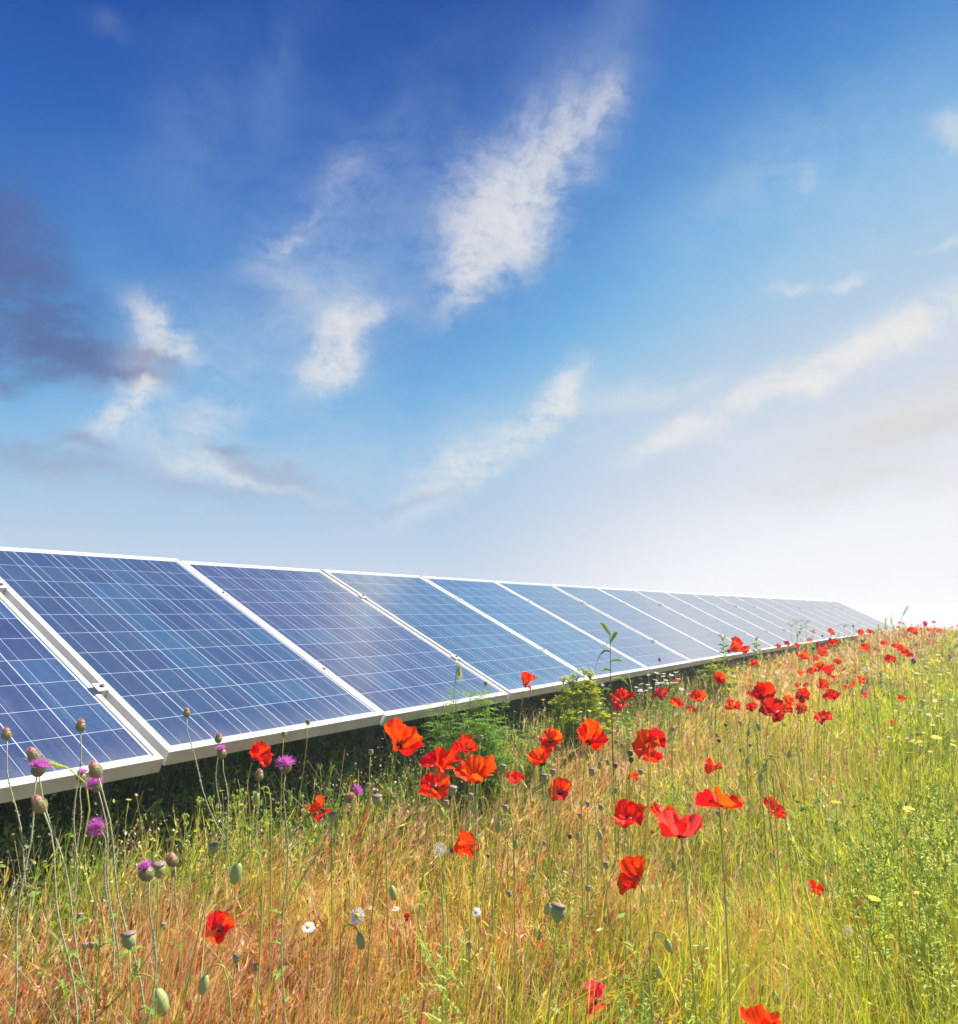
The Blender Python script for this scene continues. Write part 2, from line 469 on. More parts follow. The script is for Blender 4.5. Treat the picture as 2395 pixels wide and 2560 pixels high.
def zg(x, y):
    x = np.asarray(x, float); y = np.asarray(y, float)
    q, s = qs(x, y)
    z = .07 * sstep(q, 1.6, -.1) + .30 * sstep(s, -1, 17)
    z = z - .05 * np.log1p(np.exp(np.clip((s - 21) * .8, -30, 60))) / .8 * (s < 90) - (s >= 90) * .05 * (s - 21)
    z = z + .012 * np.sin(x * 2.1 + 1) * np.cos(y * 1.7) + .008 * np.sin(x * 5.3 + y * 3.1)
    return z


def zgf(x, y): return float(zg(x, y))


gx = np.concatenate([-np.geomspace(160, 6, 20), np.linspace(-5.5, 24, 190), np.geomspace(25, 160, 20)])
gy = np.concatenate([-np.geomspace(160, 3, 18), np.linspace(-2.5, 34, 220), np.geomspace(36, 160, 20)])
GX, GY = np.meshgrid(gx, gy)
GV = np.stack([GX, GY, zg(GX, GY)], -1).reshape(-1, 3)
ii = np.arange(len(gy) - 1)[:, None] * len(gx) + np.arange(len(gx) - 1)[None]
GF = np.stack([ii, ii + 1, ii + 1 + len(gx), ii + len(gx)], -1).reshape(-1, 4)
mt, nt, N, L, out = mat_new('meadow_soil')
t = N.new('ShaderNodeTexCoord'); n1 = N.new('ShaderNodeTexNoise'); n1.inputs['Scale'].default_value = 1.3; n1.inputs['Detail'].default_value = 6
n2 = N.new('ShaderNodeTexNoise'); n2.inputs['Scale'].default_value = 60; n2.inputs['Detail'].default_value = 8; n2.inputs['Roughness'].default_value = .75
L.new(t.outputs['Object'], n1.inputs['Vector']); L.new(t.outputs['Object'], n2.inputs['Vector'])
r1 = N.new('ShaderNodeValToRGB'); L.new(n1.outputs[0], r1.inputs[0]); r1.color_ramp.elements[0].color = (.10, .075, .03, 1); r1.color_ramp.elements[1].color = (.13, .13, .035, 1)
r2 = N.new('ShaderNodeValToRGB'); L.new(n2.outputs[0], r2.inputs[0]); r2.color_ramp.elements[0].color = (.25, .2, .15, 1); r2.color_ramp.elements[1].color = (1.8, 1.6, 1.3, 1)
r2.color_ramp.elements[0].position = .35; r2.color_ramp.elements[1].position = .7
mx = N.new('ShaderNodeMix'); mx.data_type = 'RGBA'; mx.blend_type = 'MULTIPLY'; mx.inputs['Factor'].default_value = 1
L.new(r1.outputs[0], mx.inputs[6]); L.new(r2.outputs[0], mx.inputs[7])
p = N.new('ShaderNodeBsdfPrincipled'); p.inputs['Roughness'].default_value = .95; L.new(mx.outputs[2], p.inputs['Base Color'])
bp = N.new('ShaderNodeBump'); bp.inputs['Strength'].default_value = 1; bp.inputs['Distance'].default_value = .03; L.new(n2.outputs[0], bp.inputs['Height']); L.new(bp.outputs[0], p.inputs['Normal'])
L.new(p.outputs[0], out.inputs[0])
ground = link('ground', nmesh('ground', GV, GF, None, mt, True)); tag(ground, kind='structure')

# ------------------------------------------------------------------ solar panels
PWID, PLEN, PGAP = .990, 1.503, 1.010
LIP, DEP = .020, .046
NCX, NCY = 6, 10


def cell_material():
    mt, nt, N, L, out = mat_new('solar_cells')

    def mm(op, a, b=0.0, c=None):
        n = N.new('ShaderNodeMath'); n.operation = op
        for i, v in enumerate((a, b) if c is None else (a, b, c)):
            if isinstance(v, (int, float)): n.inputs[i].default_value = v
            else: L.new(v, n.inputs[i])
        return n.outputs[0]
    t = N.new('ShaderNodeTexCoord'); sp = N.new('ShaderNodeSeparateXYZ'); L.new(t.outputs['Object'], sp.inputs[0])
    x0, y0 = LIP + .007, LIP + .012
    px, py = (PWID - 2 * x0) / NCX, (PLEN - 2 * y0) / NCY
    cx = mm('DIVIDE', mm('SUBTRACT', sp.outputs[0], x0), px); cyy = mm('DIVIDE', mm('SUBTRACT', sp.outputs[1], y0), py)
    fx, fy = mm('FRACT', cx), mm('FRACT', cyy)
    ix, iy = mm('FLOOR', cx), mm('FLOOR', cyy)

    def near(f, c, w, pitch):   # 1 within w metres of c
        return mm('LESS_THAN', mm('MULTIPLY', mm('ABSOLUTE', mm('SUBTRACT', f, c)), pitch), w)
    ex = mm('MULTIPLY', mm('MINIMUM', fx, mm('SUBTRACT', 1.0, fx)), px)
    ey = mm('MULTIPLY', mm('MINIMUM', fy, mm('SUBTRACT', 1.0, fy)), py)
    gap = mm('MAXIMUM', mm('LESS_THAN', ex, .0015), mm('LESS_THAN', ey, .0010))
    outx = mm('MAXIMUM', mm('LESS_THAN', cx, 0.0), mm('GREATER_THAN', cx, float(NCX)))
    outy = mm('MAXIMUM', mm('LESS_THAN', cyy, 0.0), mm('GREATER_THAN', cyy, float(NCY)))
    gap = mm('MAXIMUM', gap, mm('MAXIMUM', outx, outy))
    bus = mm('MAXIMUM', near(fx, .25, .0009, px), near(fx, .75, .0009, px))
    bus = mm('MAXIMUM', bus, 0.0)
    # crystal grains and one shade per cell
    wn = N.new('ShaderNodeTexWhiteNoise'); wn.noise_dimensions = '4D'
    cb = N.new('ShaderNodeCombineXYZ'); L.new(ix, cb.inputs[0]); L.new(iy, cb.inputs[1]); L.new(cb.outputs[0], wn.inputs['Vector'])
    oi = N.new('ShaderNodeObjectInfo'); L.new(mm('MULTIPLY', oi.outputs['Random'], 37.0), wn.inputs['W'])
    vo = N.new('ShaderNodeTexVoronoi'); vo.inputs['Scale'].default_value = 130; L.new(t.outputs['Object'], vo.inputs['Vector'])
    vs = N.new('ShaderNodeSeparateColor'); L.new(vo.outputs['Color'], vs.inputs[0])
    rp = N.new('ShaderNodeValToRGB'); L.new(wn.outputs['Value'], rp.inputs[0])
    e = rp.color_ramp.elements; e[0].color = (.014, .040, .108, 1); e[1].color = (.020, .076, .165, 1); k = e.new(.5); k.color = (.020, .049, .120, 1)
    k = e.new(.8); k.color = (.020, .060, .130, 1)
    hs = N.new('ShaderNodeHueSaturation'); L.new(rp.outputs[0], hs.inputs['Color'])
    L.new(mm('MULTIPLY_ADD', vs.outputs[0], .34, .83), hs.inputs['Value'])
    ti = N.new('ShaderNodeMix'); ti.data_type = 'RGBA'; ti.blend_type = 'MULTIPLY'; ti.inputs['Factor'].default_value = 1
    L.new(hs.outputs[0], ti.inputs[6]); L.new(oi.outputs['Color'], ti.inputs[7])
    lines = mm('MAXIMUM', gap, mm('MULTIPLY', bus, .7))
    mx = N.new('ShaderNodeMix'); mx.data_type = 'RGBA'; L.new(lines, mx.inputs['Factor']); L.new(ti.outputs[2], mx.inputs[6]); mx.inputs[7].default_value = (.50, .54, .62, 1)
    # thin dust
    dn = N.new('ShaderNodeTexNoise'); dn.inputs['Scale'].default_value = 7; dn.inputs['Detail'].default_value = 7; L.new(t.outputs['Object'], dn.inputs['Vector'])
    du = N.new('ShaderNodeMix'); du.data_type = 'RGBA'; mpp = N.new('ShaderNodeMapping'); mpp.inputs['Scale'].default_value = (38, 1.6, 1); L.new(t.outputs['Object'], mpp.inputs['Vector'])
    sn = N.new('ShaderNodeTexNoise'); sn.inputs['Scale'].default_value = 1; sn.inputs['Detail'].default_value = 5; L.new(mpp.outputs[0], sn.inputs['Vector'])
    lowd = N.new('ShaderNodeMapRange'); L.new(sp.outputs[1], lowd.inputs[0]); lowd.inputs[1].default_value = .16; lowd.inputs[2].default_value = .02
    dd = mm('ADD', mm('MULTIPLY', dn.outputs[0], .06), mm('MULTIPLY', mm('POWER', sn.outputs[0], 3.0), .22))
    L.new(mm('ADD', dd, mm('MULTIPLY', mm('MULTIPLY', lowd.outputs[0], lowd.outputs[0]), .15)), du.inputs['Factor']); L.new(mx.outputs[2], du.inputs[6]); du.inputs[7].default_value = (.45, .44, .42, 1)
    p = N.new('ShaderNodeBsdfPrincipled'); L.new(du.outputs[2], p.inputs['Base Color']); p.inputs['Roughness'].default_value = .13
    p.inputs['IOR'].default_value = 1.6; p.inputs['Coat Weight'].default_value = 1.0; p.inputs['Coat IOR'].default_value = 1.85; p.inputs['Coat Roughness'].default_value = .08
    p.inputs['Sheen Weight'].default_value = 1.0; p.inputs['Sheen Roughness'].default_value = .2
    rr = mm('MULTIPLY_ADD', dn.outputs[0], .12, .10); L.new(rr, p.inputs['Roughness'])
    L.new(p.outputs[0], out.inputs[0])
    return mt


M['cells'] = cell_material()


def make_panel():
    """x along the row, y up the slope, z out of the glass; the origin is the lower left corner of the frame's top"""
    root = empty('solar_panel', (0, 0, 0))
    f = MB()
    f.box((0, 0, -DEP), (PWID, LIP, 0), .0015)
    f.box((0, PLEN - LIP, -DEP), (PWID, PLEN, 0), .0015)
    f.box((0, LIP + .0002, -DEP), (LIP, PLEN - LIP - .0002, -.0004), .0015)
    f.box((PWID - LIP, LIP + .0002, -DEP), (PWID, PLEN - LIP - .0002, -.0004), .0015)
    f.build('frame', M['alu'], root, smooth=False)
    g = MB().box((LIP, LIP, -.010), (PWID - LIP, PLEN - LIP, -.004))
    g.build('cell_sheet', M['cells'], root, smooth=False)
    b = MB().box((PWID * .4, PLEN * .85, -.036), (PWID * .6, PLEN * .92, -.0102))
    b.build('junction_box', M['drypod'], root, smooth=False)
    for yy in (.25, .745):
        c = MB().box((-.034, PLEN * yy - .022, -.0002), (.014, PLEN * yy + .022, .0045), .001)
        c.box((-.018, PLEN * yy - .020, -.03), (-.002, PLEN * yy + .020, -.0004))
        co = c.build('clamp', M['alu'], root, smooth=False)
        bo = MB().lathe([(.0075, .0047), (.0075, .010), (.006, .0115), (.0035, .0115), (.003, .0085)], 10, (-.010, PLEN * yy, 0))
        bo.build('bolt', M['steel'], co)
    return root


def kids(o): return [c for c in bpy.data.objects if c.parent == o]


def copy_tree(o, parent=None):
    c = o.copy(); col.objects.link(c); c.parent = parent
    for ch in kids(o): copy_tree(ch, c)
    return c


# colour tint of the cells of each panel, nearest first
tints = [(1, .95, .95), (.95, 1, .95), (1.7, .98, .92), (1.0, 1.1, .98), (1.05, 1.15, 1.1), (1.45, 1.0, 1.0), (1.25, 1.05, 1.05)]
plabels = {
    -1: 'solar panel just left of the nearest one, out past the edge',
    0: 'nearest solar panel, deep blue, cut off at the left edge behind the thistles',
    1: 'large blue solar panel second from the left, its lower frame over the shaded weeds',
    2: 'violet tinged solar panel third from the left, behind the wind blown orange red poppy',
    3: 'pale blue solar panel fourth from the left, behind the feathery dark green weed',
    4: 'greyish violet solar panel fifth from the left, behind the yellow green spurge bush',
    5: 'pale solar panel sixth from the left, directly behind the tall weed with drooping leaves',
    6: 'pale solar panel seventh from the left, lower edge over the white daisy patch',
    7: 'pale reflecting solar panel eighth from the left, just past the daisy patch',
}
pan = make_panel()
PANELS = 21
for i in range(PANELS):
    k = i - 2                                    # panel k spans dividers k .. k+1, panel -1 is the nearest in view
    o = pan if i == 0 else copy_tree(pan)
    kk = min(k, 22) if k > 0 else 0
    bulge = .00193 * kk * kk + (.085 * (k - 22) if k > 22 else 0)
    slope = math.atan(2 * .00193 * max(0, kk))
    loc = OR + ROW * (k * PGAP + .010) + NH * bulge + NRM * random.uniform(-.003, .003)
    if k == 0: loc += UPS * .0 + NRM * .006
    if k == -1: loc -= UPS * .012
    rw = (ROW + NH * math.tan(slope)).normalized(); us = UPS; nn = rw.cross(us).normalized()
    if nn.z < 0: nn = -nn
    us = nn.cross(rw)
    o.matrix_world = Matrix(((rw.x, us.x, nn.x, loc.x), (rw.y, us.y, nn.y, loc.y), (rw.z, us.z, nn.z, loc.z), (0, 0, 0, 1)))
    idx = k + 1
    lab = plabels.get(idx, 'distant pale solar panel fading into the bright sky at the far end of the row')
    tag(o, lab, 'solar panel', 'solar panels in one long row')
    tcol = tints[idx % len(tints)] if idx >= 0 else tints[0]
    if idx == 0: tcol = (1.0, .88, .98)
    for c in kids(o):
        if c.name.startswith('cell_sheet'): c.color = (*tcol, 1)

# racks that carry the panels
for j in range(12):
    k0 = -2 + j * 3
    if k0 > 16: break
    base_p = OR + ROW * (k0 * PGAP) + NH * (.00193 * max(0, min(k0 + 1.5, 22)) ** 2 + (.085 * (k0 + 1.5 - 22) if k0 + 1.5 > 22 else 0))
    rk = empty('panel_rack', (base_p.x, base_p.y, zgf(base_p.x, base_p.y)))
    tag(rk, 'shaded grey steel rack holding up the row of solar panels', 'rack', 'steel racks under the panels')
    off = rk.location.copy()
    sl = math.atan(2 * .00193 * max(0, min(k0 + 1.5, 22))); rwd = (ROW + NH * math.tan(sl)).normalized()
    for tt in (.25, .745):
        a = base_p + UPS * PLEN * tt - NRM * (DEP + .028) - off
        w = MB().tube([a + rwd * .05, a + rwd * 2.98], .024, 4); w.build('rail', M['steel'], rk, smooth=False)
    for xx in (.75, 2.3):
        c0 = base_p + rwd * xx - NRM * (DEP + .078) - off
        MB().tube([c0 + UPS * .30, c0 + UPS * 1.4], .026, 4).build('rafter', M['steel'], rk, smooth=False)
        for tt in (.75, 1.3):
            top = c0 + UPS * tt; g_ = zgf(top.x + off.x, top.y + off.y) - off.z - .2
            MB().tube([(top.x, top.y, g_), top], .028, 4).build('post', M['steel'], rk, smooth=False)


# ------------------------------------------------------------------ grass
def patch(x, y, f, seed):
    """smooth pseudo-random field in 0..1"""
    r_ = np.random.default_rng(seed); v = np.zeros_like(x); a = 1.0; tot = 0
    for o in range(4):
        for _ in range(3):
            th = r_.uniform(0, 6.283); ph = r_.uniform(0, 6.283)
            v += a * np.sin((x * math.cos(th) + y * math.sin(th)) * f * r_.uniform(.7, 1.3) + ph); tot += a * .7
        f *= 2.1; a *= .6
    return np.clip(.5 + v / tot * .75, 0, 1)


def ribbons(P, H, Wd, bend, bdir, face, c0, c1, nseg, tip=.12):
    """curved tapering blades, all at once"""
    n = len(P); t = np.linspace(0, 1, nseg + 1)[None, :, None]
    up = np.array([0, 0, 1.0])
    bd = np.stack([np.cos(bdir), np.sin(bdir), np.zeros(n)], -1)[:, None]
    B = bend[:, None, None]; Hh = H[:, None, None]
    ctr = P[:, None] + up * Hh * (t - .42 * B * t ** 2.2) + bd * Hh * B * t ** 1.9 * .9
    side = np.stack([np.cos(face), np.sin(face), np.zeros(n)], -1)[:, None]
    w = Wd[:, None, None] * .5 * np.maximum((1 - t ** 2.2), tip)
    V = np.stack([ctr - side * w, ctr + side * w], 2).reshape(-1, 3)
    tt = t[..., 0][..., None]
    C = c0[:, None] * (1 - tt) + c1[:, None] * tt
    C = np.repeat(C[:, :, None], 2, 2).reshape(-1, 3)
    b = (np.arange(n) * (nseg + 1) * 2)[:, None] + (np.arange(nseg) * 2)[None]
    F = np.stack([b, b + 1, b + 3, b + 2], -1).reshape(-1, 4)
    return V, F, C, ctr


def join(parts):
    V, F, C = [], [], []; n = 0
    for v, f, c in parts:
        V.append(v); F.append(f + n); C.append(c); n += len(v)
    return np.concatenate(V), np.concatenate(F), np.concatenate(C)


def scatter(n, r0, r1, power, a0=-50, a1=44):
    """points in the wedge the lens sees and a good way to each side, thinning with distance"""
    u = rng.random(n)
    e = 2 - power
    r_ = (r0 ** e + u * (r1 ** e - r0 ** e)) ** (1 / e)
    th = np.radians(rng.uniform(a0, a1, n))
    return r_ * np.sin(th), r_ * np.cos(th) - .15, r_


def pal(cols, idx, jit):
    c = np.array(cols)[idx]
    v = rng.normal(1, jit, (len(idx), 1)); h = rng.normal(1, jit * .35, (len(idx), 3))
    return np.clip(c * v * h * 1.04, .01, .93)


GREEN = [(.10, .20, .025), (.16, .30, .035), (.25, .38, .05), (.13, .25, .06)]
OLIVE = [(.58, .60, .045), (.68, .64, .05), (.48, .57, .05), (.72, .64, .12), (.40, .53, .05)]
GOLD = [(.74, .54, .14), (.82, .62, .22), (.66, .54, .09), (.88, .76, .42)]
RED = [(.64, .23, .09), (.70, .31, .15), (.46, .15, .07), (.76, .44, .26), (.58, .29, .18)]
PINK = [(.64, .40, .23), (.70, .48, .28), (.54, .32, .17), (.74, .56, .32)]


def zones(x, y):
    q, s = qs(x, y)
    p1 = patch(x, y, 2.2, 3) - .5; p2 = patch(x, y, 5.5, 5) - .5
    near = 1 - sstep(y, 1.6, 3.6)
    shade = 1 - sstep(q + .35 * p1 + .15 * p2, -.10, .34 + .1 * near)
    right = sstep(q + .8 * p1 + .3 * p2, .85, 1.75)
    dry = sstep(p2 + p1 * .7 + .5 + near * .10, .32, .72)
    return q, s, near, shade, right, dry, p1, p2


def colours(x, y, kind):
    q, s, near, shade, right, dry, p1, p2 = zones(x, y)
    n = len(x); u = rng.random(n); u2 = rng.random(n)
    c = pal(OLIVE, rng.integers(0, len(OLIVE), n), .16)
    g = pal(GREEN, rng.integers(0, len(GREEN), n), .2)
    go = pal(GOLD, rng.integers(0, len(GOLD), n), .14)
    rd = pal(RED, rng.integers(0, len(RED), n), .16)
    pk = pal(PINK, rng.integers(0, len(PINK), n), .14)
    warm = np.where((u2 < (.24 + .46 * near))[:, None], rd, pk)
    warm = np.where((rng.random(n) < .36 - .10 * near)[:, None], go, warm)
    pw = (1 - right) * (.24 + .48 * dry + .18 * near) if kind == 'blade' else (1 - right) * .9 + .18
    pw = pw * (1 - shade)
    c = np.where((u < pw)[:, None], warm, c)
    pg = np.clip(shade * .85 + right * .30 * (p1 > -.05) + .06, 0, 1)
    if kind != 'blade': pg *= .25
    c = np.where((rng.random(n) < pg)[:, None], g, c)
    return c


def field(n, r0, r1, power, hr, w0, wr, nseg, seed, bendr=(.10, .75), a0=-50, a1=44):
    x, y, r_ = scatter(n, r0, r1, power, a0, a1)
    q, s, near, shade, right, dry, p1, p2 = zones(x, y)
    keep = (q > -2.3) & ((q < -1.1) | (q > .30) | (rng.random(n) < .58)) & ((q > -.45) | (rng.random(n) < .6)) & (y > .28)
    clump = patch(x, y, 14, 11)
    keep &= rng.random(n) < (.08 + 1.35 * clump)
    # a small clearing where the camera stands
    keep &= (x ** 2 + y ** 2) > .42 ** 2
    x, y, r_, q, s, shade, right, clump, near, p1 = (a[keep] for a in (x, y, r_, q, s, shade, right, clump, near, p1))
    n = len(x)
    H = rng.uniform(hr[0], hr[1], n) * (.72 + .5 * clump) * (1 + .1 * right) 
    H *= np.where(q < -1.15, 1.8, np.where(q < .02, .62, 1)) * (1 + .12 * sstep(q, .7, .2) * sstep(-s, -3, 0))  # unseen grass behind the panels raised to block light reaching under them
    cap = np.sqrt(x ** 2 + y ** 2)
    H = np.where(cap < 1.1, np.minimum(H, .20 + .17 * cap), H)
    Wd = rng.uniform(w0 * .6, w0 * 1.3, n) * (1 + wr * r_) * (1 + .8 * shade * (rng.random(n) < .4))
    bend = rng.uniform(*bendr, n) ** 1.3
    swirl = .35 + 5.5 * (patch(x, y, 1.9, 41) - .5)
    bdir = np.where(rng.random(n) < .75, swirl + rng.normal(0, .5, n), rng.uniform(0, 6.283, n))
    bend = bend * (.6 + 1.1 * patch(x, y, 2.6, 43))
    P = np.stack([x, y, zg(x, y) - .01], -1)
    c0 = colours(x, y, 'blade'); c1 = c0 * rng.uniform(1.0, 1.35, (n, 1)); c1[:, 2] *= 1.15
    c0 = c0 * np.array([.52, .50, .46])  # feet of darker straw, deepened further to paint shade into the gaps
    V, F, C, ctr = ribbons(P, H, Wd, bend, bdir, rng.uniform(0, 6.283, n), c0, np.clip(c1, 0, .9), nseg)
    return (V, F, C)


parts = [field(44000, .45, 2.4, .7, (.16, .38), .0021, 0, 5, 1),
         field(125000, 1.6, 8, 1.15, (.15, .36), .0024, .16, 4, 2),
         field(100000, 6, 26, 1.25, (.14, .34), .0040, .14, 3, 3, a0=-8, a1=44)]
# low matted undergrowth
parts.append(field(60000, .45, 9, 1.1, (.06, .18), .0030, .2, 3, 4, bendr=(.15, .7)))
V, F, C = join(parts)
g = link('grass', nmesh('grass', V, F, C, M['grass'])); tag(g, 'tall mixed green and golden meadow grass in front of the panels, with taller grass added behind to block light', 'grass', kind='stuff')


def seedheads(n, r0, r1, power, hr, seed, scale=1.0, a0=-50, a1=44):
    x, y, r_ = scatter(n, r0, r1, power, a0, a1)
    q, s, near, shade, right, dry, p1, p2 = zones(x, y)
    keep = (q > -.1) & (rng.random(n) < (1 - .8 * shade) * (1 - .62 * right) * (.25 + .9 * dry)) & (y > .3) & (x ** 2 + y ** 2 > .5 ** 2)
    x, y, r_, near = x[keep], y[keep], r_[keep], near[keep]; n = len(x)
    H = rng.uniform(hr[0], hr[1], n) * (1 - .10 * near)
    cap = np.sqrt(x ** 2 + y ** 2); H = np.where(cap < 1.0, np.minimum(H, .18 + .17 * cap), H)
    bend = rng.uniform(.05, .8, n); bdir = np.where(rng.random(n) < .75, .35 + 5.5 * (patch(x, y, 1.9, 41) - .5) + rng.normal(0, .5, n), rng.uniform(0, 6.283, n))
    P = np.stack([x, y, zg(x, y) - .01], -1)
    c = colours(x, y, 'head')
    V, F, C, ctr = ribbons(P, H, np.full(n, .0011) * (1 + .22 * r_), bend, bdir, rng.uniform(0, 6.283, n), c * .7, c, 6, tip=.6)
    out_ = [(V, F, C)]
    # spikelets with long awns hanging from the top third of the stalk
    K = 9
    tpos = rng.uniform(.62, 1.0, (n, K)); seg = np.clip((tpos * 6).astype(int), 0, 5); fr = tpos * 6 - seg
    ar = np.arange(n)[:, None]
    a = ctr[ar, seg] * (1 - fr[..., None]) + ctr[ar, seg + 1] * fr[..., None]
    tan = ctr[ar, seg + 1] - ctr[ar, seg]; tan /= np.linalg.norm(tan, axis=-1, keepdims=True)
    d = tan * .9 + rng.normal(0, .26, (n, K, 3)) + np.array([0, 0, .15]); d /= np.linalg.norm(d, axis=-1, keepdims=True)
    ln = rng.uniform(.014, .034, (n, K, 1)) * scale
    sd_ = np.cross(d, rng.normal(0, 1, (n, K, 3))); sd_ /= np.linalg.norm(sd_, axis=-1, keepdims=True) + 1e-9
    w = rng.uniform(.0011, .0022, (n, K, 1)) * (1 + .16 * r_[:, None, None]) * scale
    Q = np.stack([a, a + d * ln * .4 + sd_ * w, a + d * ln * 1.0, a + d * ln * .4 - sd_ * w], 2)
    cc = c[:, None, None] * rng.uniform(.75, 1.35, (n, K, 1, 1)) * np.ones((1, 1, 4, 1))
    idx = np.arange(n * K * 4).reshape(-1, 4)
    out_.append((Q.reshape(-1, 3), idx, np.clip(cc, 0, .9).reshape(-1, 3)))
    # awns
    a2 = a + d * ln * .8; d2 = d + rng.normal(0, .12, d.shape); l2 = ln * rng.uniform(.6, 1.3, (n, K, 1)); w2 = .00035 * (1 + .3 * r_[:, None, None])
    Q2 = np.stack([a2 - sd_ * w2, a2 + sd_ * w2, a2 + d2 * l2 + sd_ * w2 * .4, a2 + d2 * l2 - sd_ * w2 * .4], 2)
    out_.append((Q2.reshape(-1, 3), idx.copy(), np.clip(cc * 1.25, 0, .95).reshape(-1, 3)))
    return join(out_)


V, F, C = join([seedheads(17000, .5, 2.6, .8, (.20, .36), 21, 1.0), seedheads(34000, 2.0, 9, 1.15, (.20, .38), 22, 1.1), seedheads(26000, 7, 25, 1.2, (.22, .38), 23, 1.9, a0=-5)])
g = link('dry_grass', nmesh('dry_grass', V, F, C, M['dry']))
tag(g, 'reddish and straw coloured drooping seed heads of dry brome grass', 'grass', kind='stuff')


# leafy ground cover, lush at the foot of the panels and on the right
def leaves(n, r0, r1, power, zone, seed):
    x, y, r_ = scatter(n, r0, r1, power)
    q, s, near, shade, right, dry, p1, p2 = zones(x, y)
    pr = shade * (q > -.9) if zone == 'shade' else right * (p1 > .02) * .8 + .05
    keep = (rng.random(n) < pr) & (y > .35) & (x ** 2 + y ** 2 > .6 ** 2)
    x, y, r_ = x[keep], y[keep], r_[keep]; n = len(x)
    h = rng.uniform(.02, .27, n) * (.6 + .7 * patch(x, y, 9, seed))
    a = np.stack([x, y, zg(x, y) + h], -1)
    d = rng.normal(0, 1, (n, 3)); d[:, 2] = np.abs(d[:, 2]) * .6; d /= np.linalg.norm(d, axis=-1, keepdims=True)
    sd_ = np.cross(d, rng.normal(0, 1, (n, 3))); sd_ /= np.linalg.norm(sd_, axis=-1, keepdims=True)
    ln = rng.uniform(.010, .030, (n, 1)) * (1 + .07 * r_[:, None]); w = ln * rng.uniform(.12, .26, (n, 1))
    Q = np.stack([a, a + d * ln * .45 + sd_ * w, a + d * ln, a + d * ln * .45 - sd_ * w], 1)
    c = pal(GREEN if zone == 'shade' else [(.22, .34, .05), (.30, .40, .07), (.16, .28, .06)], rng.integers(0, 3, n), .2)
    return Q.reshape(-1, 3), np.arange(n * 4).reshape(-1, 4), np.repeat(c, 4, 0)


V, F, C = join([leaves(170000, .8, 10, 1.2, 'shade', 31), leaves(70000, 1.0, 9, 1.1, 'right', 33)])
g = link('ground_cover', nmesh('ground_cover', V, F, C, M['grass']))
tag(g, 'low leafy green weeds matted between the grass stems', 'ground cover', kind='stuff')


# thin wiry weeds full of tiny dry buds where sun meets shade
x, y, r_ = scatter(9000, 1.2, 9, 1.2, -45, 30)
q, s = qs(x, y); k_ = (q > -.22) & (q < .38); x, y, r_ = x[k_], y[k_], r_[k_]; n = len(x)
c = pal([(.42, .36, .16), (.36, .40, .10), (.50, .42, .24), (.28, .34, .08), (.45, .27, .14)], rng.integers(0, 5, n), .15)
V, F, C, ctr = ribbons(np.stack([x, y, zg(x, y)], -1), rng.uniform(.28, .50, n), np.full(n, .0013) * (1 + .2 * r_), rng.uniform(.05, .5, n), rng.uniform(0, 6.28, n), rng.uniform(0, 6.28, n), c * .8, c, 6, tip=.5)
K = 8
ar = np.arange(n)[:, None]; tp = rng.uniform(.45, 1, (n, K)); sg = np.clip((tp * 6).astype(int), 0, 5); fr = (tp * 6 - sg)[..., None]
a = ctr[ar, sg] * (1 - fr) + ctr[ar, sg + 1] * fr + rng.normal(0, .010, (n, K, 3)) * np.array([1, 1, .6])
e1 = rng.normal(0, 1, (n, K, 3)); e1 /= np.linalg.norm(e1, axis=-1, keepdims=True); e2 = np.cross(e1, rng.normal(0, 1, (n, K, 3))); e2 /= np.linalg.norm(e2, axis=-1, keepdims=True)
z_ = rng.uniform(.002, .0055, (n, K, 1)) * (1 + .06 * r_[:, None, None])
Q = np.stack([a - e1 * z_, a + e2 * z_ * .6, a + e1 * z_, a - e2 * z_ * .6], 2)
bc = pal([(.62, .50, .34), (.45, .30, .18), (.70, .64, .50), (.40, .42, .12), (.55, .38, .22)], rng.integers(0, 5, n * K), .15)
V, F, C = join([(V, F, C), (Q.reshape(-1, 3), np.arange(n * K * 4).reshape(-1, 4), np.repeat(bc, 4, 0))])
o = link('wiry_weeds', nmesh('wiry_weeds', V, F, C, M['dry'])); tag(o, 'wiry weeds with tiny dry buds along the shadow edge of the panels', 'weeds', kind='stuff')


# ------------------------------------------------------------------ placing plants
def solve(u, v, wpx, dnom, hmin, hmax):
    """where a head of about dnom metres across stands so that it is wpx wide and its stem keeps a natural length"""
    rr = ray(u, v)
    t_ = FPX * dnom / wpx

    def hh(t):
        pnt = CAM + rr * t
        return pnt.z - zgf(pnt.x, pnt.y)
    lo, hi = .3, 60.0
    h0 = hh(t_)
    if h0 > hmax or h0 < hmin:
        target = hmax if h0 > hmax else hmin
        a, b = .35, 40.0
        prev = None
        for i in range(400):                      # first depth at which the ray has come down to the target height
            tt = .35 * (40 / .35) ** (i / 399)
            if hh(tt) <= target: t_ = tt; break
        else:
            t_ = max(t_, 20)
    # a head seen in front of the glass grows in front of the frame, not behind it
    for _ in range(80):
        pnt = CAM + rr * t_
        if pnt.z > OR.z - .12 and float(qs(pnt.x, pnt.y)[0]) < .07: t_ *= .985
        else: break
    return CAM + rr * t_, t_, wpx * t_ / FPX


def bez(p0, p1, p2, p3, n):
    return [(1 - t) ** 3 * p0 + 3 * (1 - t) ** 2 * t * p1 + 3 * (1 - t) * t * t * p2 + t ** 3 * p3 for t in [i / n for i in range(n + 1)]]


